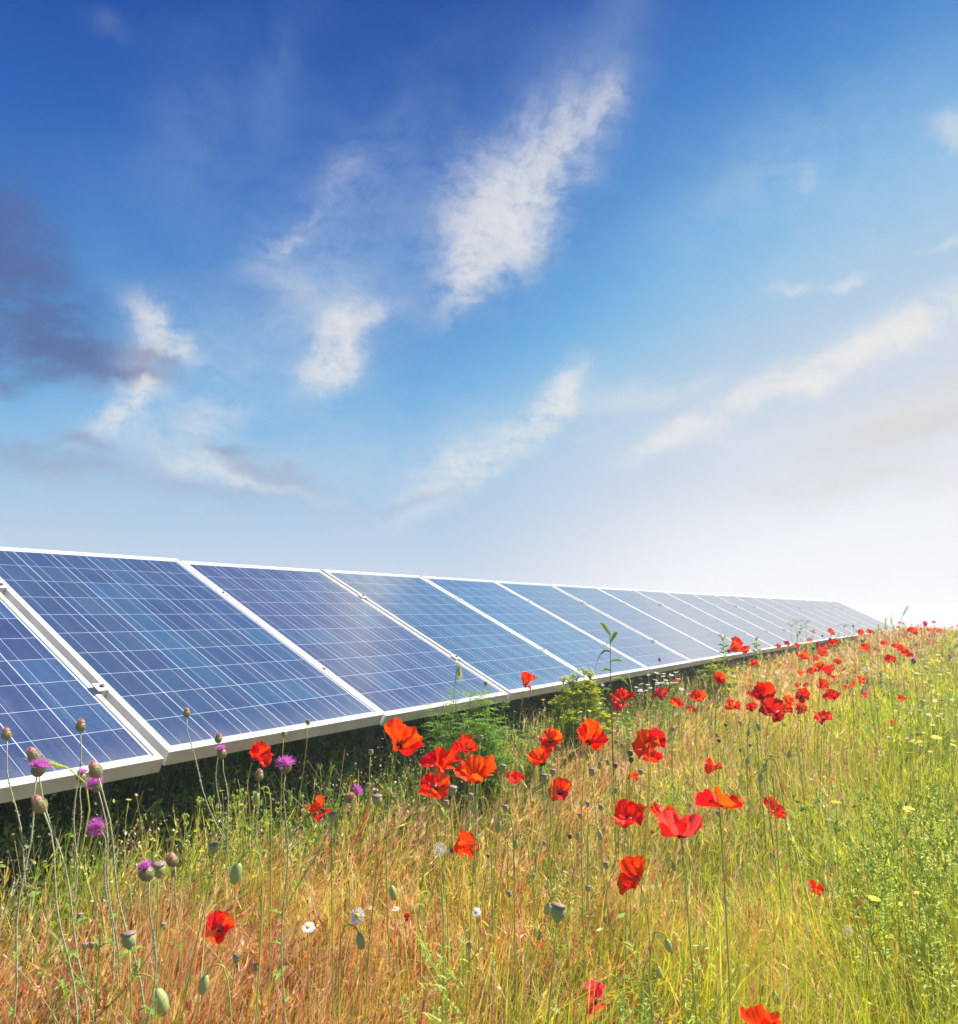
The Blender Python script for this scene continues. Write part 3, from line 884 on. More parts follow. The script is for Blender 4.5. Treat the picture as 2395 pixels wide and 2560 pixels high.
def stem_mesh(base, head, axis, r0, r1, hair=False, n=10, wob=.02, mat='stem', name='stem', lean=None):
    """from the ground (origin) up to the head, arriving along the head's axis"""
    tip = head - base; h = tip.length
    a1 = Vector((random.uniform(-wob, wob), random.uniform(-wob, wob), h * .4)) if lean is None else lean
    pts = bez(Vector((0, 0, -.02)), a1, tip - axis * h * .22, tip, n)
    mb = MB().tube(pts, [r0 + (r1 - r0) * i / n for i in range(n + 1)], 6)
    if hair:
        for i in range(int(h * 380)):
            t = random.random() * (n - 1); k = int(t); c = pts[k].lerp(pts[k + 1], t - k)
            a = random.uniform(0, 6.283); d = Vector((math.cos(a), math.sin(a), .15)) * random.uniform(.003, .0055)
            s_ = Vector((0, 0, .00022))
            mb.add([c - s_, c + s_, c + d], [(0, 1, 2)])
    return mb.mesh(name, M[mat])


# ------------------------------------------------------------------ poppies
def petal_mesh(seed, az, phi, wa, L_, ruf, fold, lip, mat):
    """one crumpled petal of unit length round the flower's axis (z); phi opens from 0 (shut) to 100 degrees (bent back)"""
    r_ = random.Random(seed); NU, NV = 22, 14
    ph = [r_.uniform(0, 6.28) for _ in range(8)]
    vs, cc = [], []
    for j in range(NV + 1):
        v = j / NV
        for i in range(NU + 1):
            u = i / NU * 2 - 1
            ln = L_ * (1 - .34 * abs(u) ** 2.6) * (1 + .035 * math.sin(5 * u + ph[0]) + .025 * math.sin(13 * u + ph[1]) + .015 * math.sin(23 * u + ph[6]))
            th = R(az) + u * R(wa) * (.55 + .45 * min(1, v * 1.8)) + .10 * math.sin(3 * v + ph[2]) * v
            pa = R(phi) * (1 - .34 * v) + R(lip) * v ** 3 + R(12) * math.sin(2.2 * u + ph[3]) * v * fold + R(9) * math.sin(4.5 * u + ph[7]) * v * v * fold
            rad = ln * v * math.sin(pa) * (1 - .1 * v); z = ln * v * math.cos(pa) + .05 * v
            dsp = 1.45 * ruf * v ** 1.6 * (.060 * math.sin(6.5 * u + ph[4] + 2 * v) + .032 * math.sin(14 * u + ph[5] + 3 * v) + .018 * math.sin(27 * u + ph[2] + 5 * v) + .02 * math.sin(9 * v + 4 * u + ph[0]))
            rad += dsp * math.cos(pa); z -= dsp * math.sin(pa)
            rad = max(rad, .02)
            vs.append((rad * math.cos(th), rad * math.sin(th), z)); cc.append((v, i / NU, 0))
    fs = []
    for j in range(NV):
        for i in range(NU):
            a = j * (NU + 1) + i
            fs.append((a, a + 1, a + NU + 2, a + NU + 1))
    return nmesh('petal', np.array(vs), np.array(fs), np.array(cc), mat, True)


def heart_meshes():
    pod = MB().lathe([(.02, -.02), (.07, .02), (.095, .09), (.10, .15), (.08, .19)], 10)
    cap = MB().lathe([(.105, .19), (.11, .20), (.05, .225), (.01, .225)], 10)
    st = MB()
    for i in range(110):
        a = random.uniform(0, 6.283); b = R(random.uniform(15, 65)); l_ = random.uniform(.16, .26)
        d = Vector((math.cos(a) * math.sin(b), math.sin(a) * math.sin(b), math.cos(b)))
        p0 = Vector((math.cos(a), math.sin(a), 0)) * .07
        st.tube([p0, p0 + d * l_], [.003, .003], 3)
        st.lathe([(.004, -.012), (.013, 0), (.004, .012)], 4, p0 + d * l_, d)
    return pod.mesh('seed_pod', M['pod']), cap.mesh('pod_cap', M['podtop']), st.mesh('stamens', M['stamen'])


PODM, CAPM, STAM = heart_meshes()
# kinds of flower: (openness of the four petals, petal half width, ruffle, fold, lip)
KINDS = {
    'cup': ([64, 56, 72, 60], 70, .9, .5, 12),
    'bowl': ([74, 70, 78, 72], 70, 1.0, .7, 10),
    'flat': ([92, 84, 95, 88], 68, 1.1, .8, 6),
    'wing': ([100, 62, 96, 30], 64, 1.3, 1.0, 14),
    'wind': ([40, 105, 62, 98], 70, 1.4, 1.1, 18),
    'shut': ([30, 26, 34, 28], 66, 1.0, .7, 14),
    'fold': ([25, 78, 44, 100], 68, 1.3, 1.2, 8),
    'droop': ([112, 98, 118, 104], 68, 1.2, 1.0, 8),
}
lib = {}


def petals_for(kind, var, matn):
    key = (kind, var, matn)
    if key not in lib:
        op, wa, ruf, fo, lip = KINDS[kind]
        rr = random.Random(sum(map(ord, kind)) * 31 + var * 7)
        lib[key] = [petal_mesh(rr.random(), k * 90 + rr.uniform(-12, 12), op[k] + rr.uniform(-9, 9), wa * (1 if k % 2 else .92), (1.0 if k % 2 == 0 else .9) * rr.uniform(.92, 1.08),
                               ruf * rr.uniform(.8, 1.25), fo * rr.uniform(.7, 1.3), lip * rr.uniform(.4, 1.6), M[matn]) for k in range(4)]
    return lib[key]


def axis_of(yaw, tilt):
    return Vector((math.sin(R(yaw)) * math.sin(R(tilt)), -math.cos(R(yaw)) * math.sin(R(tilt)), math.cos(R(tilt))))


def poppy(u, v, wpx, kind, yaw, tilt, label, matn='petal', spin=None, group='red poppies in the meadow', dn=.078, sq=1.0):
    head, dep, dia = solve(u, v, wpx, dn, .30, .74)
    s_ = dia * (.62 if dep < 3 else .57) * {'cup': 1.12, 'bowl': 1.0, 'flat': .95, 'shut': 1.5, 'fold': 1.12, 'wing': 1.0, 'wind': 1.0, 'droop': .98}[kind]
    ax = axis_of(yaw, tilt)
    neck = head - ax * s_ * .40 * math.cos(R(min(90, sum(KINDS[kind][0]) / 4)))
    q = Vector((0, 0, 1)).rotation_difference(ax) @ Quaternion((0, 0, 1), R(random.uniform(0, 360) if spin is None else spin))
    bx, by = neck.x + random.uniform(-.05, .05) - ax.x * .05, neck.y + random.uniform(-.05, .05) - ax.y * .05
    base = Vector((bx, by, zgf(bx, by)))
    root = empty('poppy', base)
    tag(root, label, 'poppy', group)
    sa = (ax + Vector((0, 0, .9))).normalized()
    far = dep > 6
    link('stem', stem_mesh(base, neck, sa, .0013 * (1 + .08 * dep), .0009 * (1 + .08 * dep), hair=dep < 2.4, n=6 if far else 12), root)
    m4 = Matrix.Translation(neck - base) @ q.to_matrix().to_4x4() @ Matrix.Diagonal((s_, s_, s_, 1))
    for pm in petals_for(kind, int(u * 7 + v * 3) % 4, matn):
        link('petal', pm, root, m4)
    pd = link('seed_pod', PODM, root, m4)
    if not far: link('pod_cap', CAPM, pd)
    m5 = Matrix.Translation(neck - base) @ q.to_matrix().to_4x4() @ Matrix.Diagonal((dia * .5, dia * .5, dia * .5, 1))
    pd.matrix_local = m5
    link('stamens', STAM, root, m5)
    return root


P_ = [
    (643, 1891, 62, 'shut', 60, 50, 'half closed red poppy opening to the right over the shade under the second panel'),
    (1001, 1862, 122, 'bowl', 150, 58, 'large wind blown orange red poppy by the joint of second and third panels'),
    (803, 2020, 62, 'fold', -40, 62, 'small red poppy tilting left beside a grey green pod, below the second panel'),
    (551, 2321, 84, 'bowl', 5, 58, 'lone red poppy facing the viewer low among reddish dry grass at bottom left'),
    (1317, 1706, 50, 'fold', 40, 45, 'red poppy standing against the lower edge of the fourth panel'),
    (1160, 1872, 64, 'fold', -20, 40, 'ragged orange poppy with one petal standing up, beside the feathery dark weed'),
    (1102, 1915, 78, 'shut', 10, 30, 'tall upright red poppy with a green pod in front, above a spread one'),
    (1088, 1972, 84, 'droop', 0, 20, 'red poppy with hanging petals right under the tall upright one'),
    (1192, 1945, 104, 'cup', 0, 22, 'wide cup shaped orange poppy with a pod standing before its middle'),
    (1291, 1951, 54, 'bowl', 10, 15, 'little orange poppy seen from the side right of the wide cup shaped poppy'),
    (1377, 1852, 64, 'flat', 0, 72, 'round red poppy facing the viewer with black blotches showing'),
    (1354, 1905, 78, 'cup', -150, 40, 'crumpled orange red poppy just below the round poppy with black blotches'),
    (1402, 1980, 66, 'bowl', -8, 50, 'orange bowl shaped poppy with a dark base below the crumpled pair'),
    (1473, 1852, 92, 'cup', 150, 62, 'tall narrow double looking red poppy left of the poppy with a white gleam'),
    (1622, 1860, 82, 'wing', -15, 40, 'frilly red poppy above a smaller flat one in the middle of the meadow'),
    (1627, 1903, 64, 'flat', 10, 15, 'flat ragged red poppy directly below the frilly one'),
    (1576, 1942, 34, 'shut', 50, 60, 'narrow crumpled orange red poppy low in the brown grass'),
    (1784, 1919, 46, 'fold', -40, 45, 'small dark red poppy alone in the grass right of the meadow centre'),
    (1798, 2012, 126, 'droop', 175, 22, 'wide red poppy with wing like side petals and a pale underside'),
    (1933, 2027, 62, 'cup', 25, 35, 'cup shaped red poppy alone, rightmost of the near ones'),
    (1575, 2047, 90, 'bowl', 10, 30, 'orange poppy with a rolled rim, left of the overlapping pair'),
    (1659, 2042, 76, 'flat', -10, 20, 'flat dark centred red poppy half behind the largest pinkish one'),
    (1704, 2094, 142, 'flat', 176, 34, 'largest scarlet poppy with a pinkish sheen and hanging petals'),
    (1592, 2198, 106, 'bowl', -70, 48, 'big crinkled red poppy leaning left below the largest scarlet one'),
    (1147, 2119, 76, 'shut', 70, 65, 'orange red poppy lying on its side next to a white seed clock'),
    (1490, 2496, 80, 'fold', 10, 30, 'pinkish red poppy at the bottom, right of the big purple topped pod'),
    (1906, 2574, 122, 'bowl', 160, 30, 'orange poppy cut off by the bottom edge'),
    (2035, 2221, 38, 'fold', 20, 50, 'small orange red poppy sunk in the olive grass on the right'),
    (1556, 1748, 66, 'wing', -30, 30, 'red poppy with spread petals at the foot of the tall drooping weed'),
    (1653, 1740, 38, 'shut', -20, 30, 'dark red crumpled poppy just right of the white daisy patch'),
    (1687, 1763, 44, 'flat', 40, 30, 'pale orange poppy touching the dark red crumpled one'),
    (1745, 1748, 46, 'cup', 0, 30, 'bright orange red cup poppy above a tiny crimson one'),
    (1728, 1777, 30, 'bowl', 0, 25, 'tiny crimson poppy below the bright cup poppy'),
    (1834, 1622, 56, 'shut', 55, 65, 'red poppy stretched towards the upper right against the panels'),
    (1884, 1660, 28, 'bowl', 0, 50, 'round orange poppy just below the one stretched against the panels'),
    (1796, 1698, 42, 'flat', 5, 65, 'orange red poppy with a black heart above the brown grass'),
    (1832, 1766, 42, 'fold', -50, 40, 'ragged pale orange poppy left of the big tangle'),
    (1905, 1740, 62, 'cup', 5, 50, 'dark hearted red poppy at the top of the big tangle of poppies'),
    (1929, 1782, 66, 'wind', 20, 55, 'long petalled crimson poppy hanging at the foot of the big tangle'),
    (1880, 1771, 34, 'bowl', -20, 40, 'orange poppy at the lower left of the big tangle'),
    (1877, 1739, 28, 'cup', -10, 30, 'orange poppy at the upper left of the big tangle'),
    (1962, 1776, 44, 'wing', 25, 40, 'orange red poppy spreading right from the big tangle'),
    (1973, 1758, 38, 'cup', -20, 40, 'orange poppy between the big tangle and the pair to its right'),
    (2005, 1742, 44, 'bowl', 0, 60, 'orange poppy with a pale gleam in its heart, upper one of a pair'),
    (2000, 1771, 38, 'flat', 5, 70, 'red poppy with dark heart, lower one of a pair'),
    (2057, 1797, 52, 'wing', 5, 15, 'ragged flat orange poppy with three lobes, lowest of the right cluster'),
    (2081, 1745, 48, 'bowl', -15, 30, 'orange poppy with a frayed right side above the three lobed one'),
    (2053, 1717, 40, 'cup', 20, 35, 'folded orange poppy below the dense upper cluster'),
    (2113, 1721, 17, 'shut', 0, 30, 'small red poppy on the left of a close pair'),
    (2130, 1717, 23, 'shut', 30, 30, 'small red poppy on the right of a close pair'),
    (2151, 1701, 26, 'fold', 40, 40, 'small orange poppy with a petal raised to the right above the close pair'),
    (2162, 1739, 28, 'wing', 0, 20, 'small pinkish crimson poppy under the raised petal one'),
    (2256, 1750, 28, 'bowl', 0, 15, 'lone faded orange poppy in the yellow green grass on the right'),
    (1992, 1715, 17, 'bowl', 0, 40, 'small round red poppy left of another small one'),
    (2014, 1715, 16, 'shut', 0, 40, 'small crumpled red poppy right of the small round one'),
    (2001, 1686, 21, 'bowl', 0, 20, 'small flat red poppy left of the dense cluster'),
    (2030, 1681, 28, 'cup', -20, 35, 'red poppy at the left of the dense cluster'),
    (2049, 1670, 40, 'wing', -20, 30, 'broad dark red poppy in the middle of the dense cluster'),
    (2073, 1682, 42, 'fold', 10, 40, 'orange poppy at the right of the dense cluster'),
    (2093, 1657, 26, 'bowl', 0, 25, 'small orange poppy right above the dense cluster'),
    (2037, 1649, 22, 'cup', 0, 30, 'small orange poppy between the two upper clusters'),
    (2054, 1637, 34, 'cup', 0, 30, 'red poppy in the middle of the upper cluster'),
    (2064, 1621, 18, 'fold', 0, 30, 'small red poppy behind the upper cluster'),
    (2006, 1642, 40, 'fold', 30, 35, 'large orange poppy slanting up right at the left of the upper cluster'),
    (2084, 1610, 34, 'bowl', 0, 30, 'orange poppy overlapping the far end of the lower frame'),
    (2078, 1583, 20, 'shut', -30, 40, 'red poppy standing above the lower frame at its far end'),
    (2046, 1612, 18, 'bowl', 0, 50, 'crimson rounded poppy beside the overlapping orange one'),
    (2032, 1580, 17, 'wing', 0, 20, 'thin dark red poppy high before the white panels'),
    (2024, 1603, 19, 'flat', 0, 20, 'flat red poppy right on the lower frame line'),
    (1992, 1616, 20, 'bowl', 0, 35, 'orange poppy, third in the line along the lower frame'),
    (1966, 1610, 18, 'cup', 0, 35, 'crimson poppy, second in the line along the lower frame'),
    (1944, 1617, 18, 'bowl', 0, 35, 'round orange poppy, first in the line along the lower frame'),
    (2151, 1584, 23, 'cup', 0, 35, 'left poppy of the pair on the skyline beyond the panels'),
    (2174, 1582, 22, 'bowl', 0, 35, 'right poppy of the pair on the skyline beyond the panels'),
    (2162, 1622, 34, 'bowl', 0, 20, 'wide flat orange poppy under the skyline pair'),
    (2209, 1612, 21, 'cup', 0, 30, 'orange poppy right of the wide flat one'),
    (2194, 1628, 15, 'bowl', 0, 30, 'faded small orange poppy between the wide flat and the brightest one'),
    (2237, 1618, 21, 'cup', 0, 30, 'left poppy of the far right trio'),
    (2250, 1625, 28, 'bowl', 0, 30, 'middle poppy of the far right trio'),
    (2226, 1652, 34, 'bowl', 0, 35, 'bright orange poppy lowest of the far right ones'),
    (2267, 1638, 32, 'bowl', 0, 35, 'right poppy of the far right trio beside a mauve flower'),
]
mats = {22: 'petal_pink', 25: 'petal_pink', 29: 'petal_dark', 32: 'petal_dark', 38: 'petal_dark', 51: 'petal_pink', 66: 'petal_dark', 67: 'petal_dark', 70: 'petal_dark', 54: 'petal_dark'}
for i, a in enumerate(P_): poppy(*a, matn=mats.get(i, 'petal'), spin=(i * 47) % 90)
farp = [(1425, 370, 26), (1375, 425, 11), (1550, 300, 15), (1590, 360, 11), (1625, 380, 12), (1665, 370, 14), (1690, 360, 12), (1510, 350, 11), (1530, 375, 9), (1295, 335, 10),
        (1310, 295, 11), (1265, 370, 10), (1180, 435, 9), (1355, 370, 10), (1635, 290, 11), (1580, 460, 13), (1665, 480, 10), (1530, 430, 8), (1430, 430, 11), (1290, 460, 8),
        (1850, 320, 8), (1480, 320, 7), (1545, 325, 10), (1400, 355, 12), (1440, 385, 10), (1600, 380, 10), (1645, 355, 10), (1700, 375, 8), (1740, 340, 7), (1805, 330, 7), (1345, 300, 7), (1610, 340, 8)]
for (a, b, w) in farp:
    poppy(1900 + a / 3.758, 1480 + b / 3.758, w, random.choice(['cup', 'bowl', 'fold']), random.uniform(-60, 60), random.uniform(20, 50),
          'tiny distant red poppy in the scatter along the crest of the meadow', group='distant poppies on the crest')
for (a, b, w, l) in [(2229, 1809, 17, 'faint orange poppy low in the grass on the right, under the lone faded one'), (2080, 1950, 14, 'tiny orange poppy low in the olive grass right of the cup shaped one'),
                     (1016, 2297, 20, 'thin red poppy bud splitting open in the straw near the daisies'), (1692, 1706, 16, 'small pink poppy inside the white daisy patch'), (1265 + 996, 1593, 9, 'tiny orange poppy under the crest scatter')]:
    poppy(a, b, w, 'shut' if w == 20 else 'cup', 0, 15, l, matn='petal_dark' if w == 20 else 'petal', dn=.05)


# ------------------------------------------------------------------ poppy pods and buds
def pod_head_meshes():
    b = MB().lathe([(.10, -.62), (.20, -.5), (.42, -.3), (.52, 0), (.54, .25), (.46, .45), (.40, .5)], 16, rib=.03, nr=8).mesh('seed_pod', M['pod'])
    b2 = MB().lathe([(.10, -.62), (.20, -.5), (.42, -.3), (.52, 0), (.54, .25), (.46, .45), (.40, .5)], 16, rib=.05, nr=8).mesh('seed_pod', M['drypod'])
    c = MB().lathe([(.55, .50), (.60, .56), (.30, .66), (.05, .68)], 16, rib=.07, nr=8).mesh('pod_cap', M['podtop'])
    bud = MB().lathe([(.06, -.95), (.26, -.8), (.42, -.45), (.48, 0), (.42, .45), (.24, .8), (.05, .92)], 12)
    for i in range(170):
        a = random.uniform(0, 6.283); z = random.uniform(-.8, .8); rr = .48 * math.cos(z * 1.3)
        c0 = Vector((rr * math.cos(a), rr * math.sin(a), z)); d = Vector((math.cos(a), math.sin(a), .3)) * .22
        bud.add([c0 - Vector((0, 0, .015)), c0 + Vector((0, 0, .015)), c0 + d], [(0, 1, 2)])
    return b, b2, c, bud.mesh('bud', M['bud'])


PB, PB2, PC, BUD = pod_head_meshes()


def pod(u, v, wpx, label, group, dry=False, dn=.013, ax=None):
    head, dep, dia = solve(u, v, wpx, dn, .30, .60)
    dia = min(dia, .026)
    ax = ax or Vector((random.uniform(-.15, .15), random.uniform(-.15, .15), 1)).normalized()
    bx, by = head.x + random.uniform(-.05, .05), head.y + random.uniform(-.04, .06)
    base = Vector((bx, by, zgf(bx, by)))
    root = tag(empty('poppy_seed_head', base), label, 'seed head', group)
    link('stem', stem_mesh(base, head - ax * dia * .6, ax, .0013 * (1 + .1 * dep), .0009 * (1 + .1 * dep), hair=dep < 1.5, n=9, wob=.04), root)
    m4 = Matrix.Translation(head - base) @ Vector((0, 0, 1)).rotation_difference(ax).to_matrix().to_4x4() @ Matrix.Diagonal((dia, dia, dia, 1))
    b = link('seed_pod', PB2 if dry else PB, root, m4); link('pod_cap', PC, b)
    return root


def budp(u, v, wpx, label, group, dn=.013, side=None):
    """hairy bud nodding on a hooked stem"""
    head, dep, dia = solve(u, v, wpx, dn, .28, .60)
    dia = min(dia, .030)
    sx = side if side is not None else random.choice([-1, 1])
    ax = Vector((sx * .25, random.uniform(-.2, .2), -1)).normalized()
    bx, by = head.x - sx * random.uniform(.03, .06), head.y + random.uniform(-.03, .05)
    base = Vector((bx, by, zgf(bx, by)))
    root = tag(empty('poppy_bud', base), label, 'flower bud', group)
    top = head - ax * dia * .9 - base
    hk = dia * 2.2
    pts = bez(Vector((0, 0, -.02)), Vector((random.uniform(-.02, .02), 0, top.z * .5)), Vector((top.x - sx * hk * 1.2, top.y, top.z - .01)), Vector((top.x - sx * hk * .8, top.y, top.z + hk * .15)), 8)
    pts += bez(pts[-1], pts[-1] + Vector((0, 0, hk * .45)), top + Vector((-sx * .1 * hk, 0, hk * .5)), top, 6)[1:]
    mb = MB().tube(pts, [.0012 * (1 + .1 * dep)] * len(pts), 5)
    if dep < 1.6:
        for i in range(120):
            c = pts[random.randrange(len(pts) - 1)].lerp(pts[min(len(pts) - 1, 1 + random.randrange(len(pts) - 1))], 0) ; a = random.uniform(0, 6.28)
            k = random.randrange(len(pts) - 1); c = pts[k].lerp(pts[k + 1], random.random())
            mb.add([c, c + Vector((0, 0, .0004)), c + Vector((math.cos(a), math.sin(a), 0)) * .004], [(0, 1, 2)])
    mb.build('stem', M['stem'], root)
    m4 = Matrix.Translation(head - base) @ Vector((0, 0, 1)).rotation_difference(ax).to_matrix().to_4x4() @ Matrix.Diagonal((dia, dia, dia, 1))
    link('bud', BUD, root, m4)
    return root


pod(396, 2176, 30, 'plump grey green poppy pod with a dark purple top touching a thistle head', 'near poppy pods', dn=.02)
pod(322, 2352, 32, 'green poppy pod with a shaggy brown cap at bottom left', 'near poppy pods', dn=.02)
pod(1395, 2284, 34, 'large blurry green pod with a mauve cap near the bottom centre', 'near poppy pods', dn=.019)
pod(943, 2002, 23, 'green poppy pod on a long bare stem in front of the shadow edge', 'near poppy pods', dn=.015)
pod(533, 2122, 21, 'purplish round poppy pod left of the nodding bud', 'near poppy pods', dn=.015)
pod(830, 2043, 18, 'small green pod touching the stalk of the left tilting poppy', 'near poppy pods', dn=.013)
budp(402, 2506, 38, 'big pale yellow green bud hanging near the bottom left corner', 'near poppy buds', dn=.026, side=1)
budp(590, 2184, 30, 'nodding hairy bud on a high hooked stem above the reddish grass', 'near poppy buds', dn=.018, side=-1)
budp(509, 2462, 26, 'pale fuzzy bud lying over to the left under the single low poppy', 'near poppy buds', dn=.017, side=-1)
budp(901, 2354, 22, 'hairy green bud hanging straight down under the two daisies', 'near poppy buds', dn=.015, side=1)
budp(983, 2232, 19, 'hairy green bud in the straw above the daisies', 'near poppy buds', dn=.014, side=1)
pg, bg_ = 'poppy pods on bare stems', 'nodding poppy buds'
pl, bl_ = 'small round poppy pod on a thin bare stem among the grass', 'small hairy nodding poppy bud on a hooked stem among the grass'
for (u, v, w) in [(408, 2317, 14), (199, 2293, 15), (213, 2367, 14), (229, 2365, 13), (591, 2398, 18), (640, 2420, 14), (710, 1837, 12), (770, 1807, 11), (1214, 1710, 9), (927, 1882, 12), (1069, 1895, 14),
                  (1086, 1926, 17), (1185, 1947, 13), (1131, 1978, 20), (1115, 2010, 14), (1176, 1991, 12), (1264, 2022, 14), (1257, 1922, 16), (1360, 1947, 18), (1382, 1932, 14), (1174, 2364, 14),
                  (1334, 2190, 9), (1273, 2236, 12), (1115, 1834, 8), (1201, 1846, 13), (1540, 1856, 9), (1555, 1866, 9), (1520, 1907, 10), (1480, 1931, 15), (1602, 1931, 11), (1538, 1976, 11),
                  (1469, 2011, 10), (1502, 2019, 11), (1452, 2041, 12), (1361, 2109, 9), (1515, 2164, 14), (1470, 2223, 13), (1332, 2192, 9), (1796, 2035, 11), (1724, 2013, 9), (1851, 1809, 8),
                  (1682, 1823, 8), (1792, 1839, 8), (1851, 1876, 8), (1875, 1864, 8), (1929, 1894, 9), (2132, 1596, 7), (2155, 1603, 7), (2133, 1566, 7), (1999, 1581, 5), (2056, 1590, 5), (1917, 1648, 6), (1395, 1870, 11)]:
    pod(u, v, w, pl, pg)
for (u, v, w) in [(1576, 1884, 12), (1578, 1900, 12), (1539, 1915, 10), (1220, 2140, 8), (1798, 1852, 8), (1814, 1813, 7), (1425, 2092, 10), (2034, 1622, 6)]:
    pod(u, v, w, 'dark dried out poppy pod on a thin stem among the grass', 'dried poppy pods', dry=True)
for (u, v, w) in [(640, 1997, 16), (1187, 2022, 15), (1105, 2031, 12), (1246, 2067, 16), (1288, 2111, 13), (1303, 1924, 12), (1369, 2272, 17), (1499, 1913, 11), (1444, 2090, 11), (1500, 2088, 14), (1546, 2111, 11),
                  (1684, 2168, 11), (1671, 2364, 18), (1648, 2431, 17), (1939, 2494, 17), (1902, 1945, 13), (1914, 1917, 12), (1896, 1817, 11), (1871, 1833, 9), (1869, 1903, 10), (1973, 1886, 10), (1816, 2255, 12),
                  (1347, 2337, 14), (2118, 1706, 6), (2155, 1728, 6), (2168, 1705, 6), (2187, 1622, 5)]:
    budp(u, v, w, bl_, bg_)


# ------------------------------------------------------------------ thistles
def thistle_meshes():
    inv = MB().lathe([(.10, -.55), (.30, -.46), (.50, -.2), (.54, .05), (.44, .32), (.34, .42)], 14)
    for i in range(330):
        t_ = random.random(); z = -.5 + .85 * t_; rr = .5 * math.sin(math.pi * (.12 + .66 * t_)) ** .7 + .03
        a = random.uniform(0, 6.283); o = Vector((math.cos(a), math.sin(a), 0))
        c0 = o * rr + Vector((0, 0, z)); tn = Vector((-math.sin(a), math.cos(a), 0)) * .045
        inv.add([c0 - tn, c0 + tn, c0 + o * random.uniform(.06, .17) + Vector((0, 0, random.uniform(.06, .24)))], [(0, 1, 2)])
    inv = inv.mesh('involucre', M['bract'])

    def tuft(n, b0, b1, l0, l1, w, mat):
        f = MB()
        for i in range(n):
            a = random.uniform(0, 6.283); b = R(random.uniform(b0, b1)); l_ = random.uniform(l0, l1)
            d = Vector((math.cos(a) * math.sin(b), math.sin(a) * math.sin(b), math.cos(b)))
            p0 = Vector((math.cos(a), math.sin(a), 0)) * .3 * math.sin(b) + Vector((0, 0, .3))
            s_ = d.cross(Vector((random.random(), random.random(), random.random()))).normalized() * w
            mid = p0 + d * l_ * .6 + Vector((0, 0, .03)); tp = p0 + d * l_ + Vector((random.uniform(-.08, .08), random.uniform(-.08, .08), 0))
            f.add([p0 - s_, p0 + s_, mid + s_, mid - s_], [(0, 1, 2, 3)]); f.add([mid - s_, mid + s_, tp], [(0, 1, 2)])
        return f.mesh('florets', mat)
    dome = MB().lathe([(.28, .34), (.37, .46), (.38, .58), (.28, .72), (.12, .79), (.01, .80)], 14, rib=.04, nr=7)
    for i in range(260):
        a = random.uniform(0, 6.283); b = R(random.uniform(0, 100)); d = Vector((math.cos(a) * math.sin(b), math.sin(a) * math.sin(b), math.cos(b)))
        c0 = Vector((0, 0, .48)) + Vector((d.x * .34, d.y * .34, d.z * .28)); s_ = Vector((-math.sin(a), math.cos(a), 0)) * .022
        dome.add([c0 - s_, c0 + s_, c0 + d * .10 + Vector((0, 0, .12))], [(0, 1, 2)])
    dome = dome.mesh('florets', M['pinkdry'])
    return inv, tuft(420, 0, 95, .45, .85, .018, M['purple']), dome, tuft(300, 0, 48, .48, .78, .026, M['purple'])


TI, TP, TD, TS = thistle_meshes()


def thistle(u, v, wpx, state, label, ax=(0, 0, 1), bu=None, dn=.030, group='thistles at the foot of the panels', hmax=.78):
    head, dep, dia = solve(u, v, wpx, dn, .25, hmax)
    ax = Vector(ax).normalized()
    if bu:
        b = CAM + ray(*bu) * dep
        kx = (head.z - zgf(head.x, head.y)) / max(.1, head.z - b.z)
        bx, by = head.x + (b.x - head.x) * min(1.7, kx), head.y + .02
    else: bx, by = head.x + random.uniform(.0, .06), head.y
    while float(qs(bx, by)[0]) < .05: bx += .01 * NH.x; by += .01 * NH.y
    base = Vector((bx, by, zgf(bx, by)))
    root = tag(empty('thistle', base), label, 'thistle', group)
    sc_ = dia / (1.7 if state == 'open' else 1.22)
    neck = head - ax * sc_ * .5
    tip = neck - base; h = tip.length
    pts = bez(Vector((0, 0, -.02)), Vector((tip.x * .25 + random.uniform(-.02, .02), 0, h * .35)), tip - (ax * .5 + Vector((0, 0, .5))) * h * .25, tip, 14)
    pts = [p + Vector((math.sin(i * 1.1 + u), math.cos(i * .9 + u), 0)) * .004 for i, p in enumerate(pts[:-1])] + [pts[-1]]
    mb = MB().tube(pts, [.0020 - .0008 * i / 14 for i in range(15)], 6)
    for i in range(int(h * 260)):
        t2 = random.random() ** .8 * 12; k = int(t2); c = pts[k].lerp(pts[k + 1], t2 - k); a = random.uniform(0, 6.28)
        d = Vector((math.cos(a), math.sin(a), .5)) * random.uniform(.003, .007)
        mb.add([c - Vector((0, 0, .0016)), c + Vector((0, 0, .0016)), c + d], [(0, 1, 2)])
    mb.build('stem', M['thstem'], root)
    m4 = Matrix.Translation(head - base) @ Vector((0, 0, 1)).rotation_difference(ax).to_matrix().to_4x4() @ Matrix.Diagonal((sc_, sc_, sc_ * 1.05, 1))
    b = link('involucre', TI, root, m4)
    link('florets', {'open': TP, 'dry': TD, 'small': TS}[state], b)
    lv = MB()
    for i in range(9):
        k = random.randint(1, 8); a = random.uniform(0, 6.283)
        lv.leaf(pts[k], (math.cos(a), math.sin(a), .7), (0, 0, 1), random.uniform(.025, .06), .009, .5, 9, .4, teeth=.5)
    lv.build('leaves', M['leaf_dark'], root)
    return root


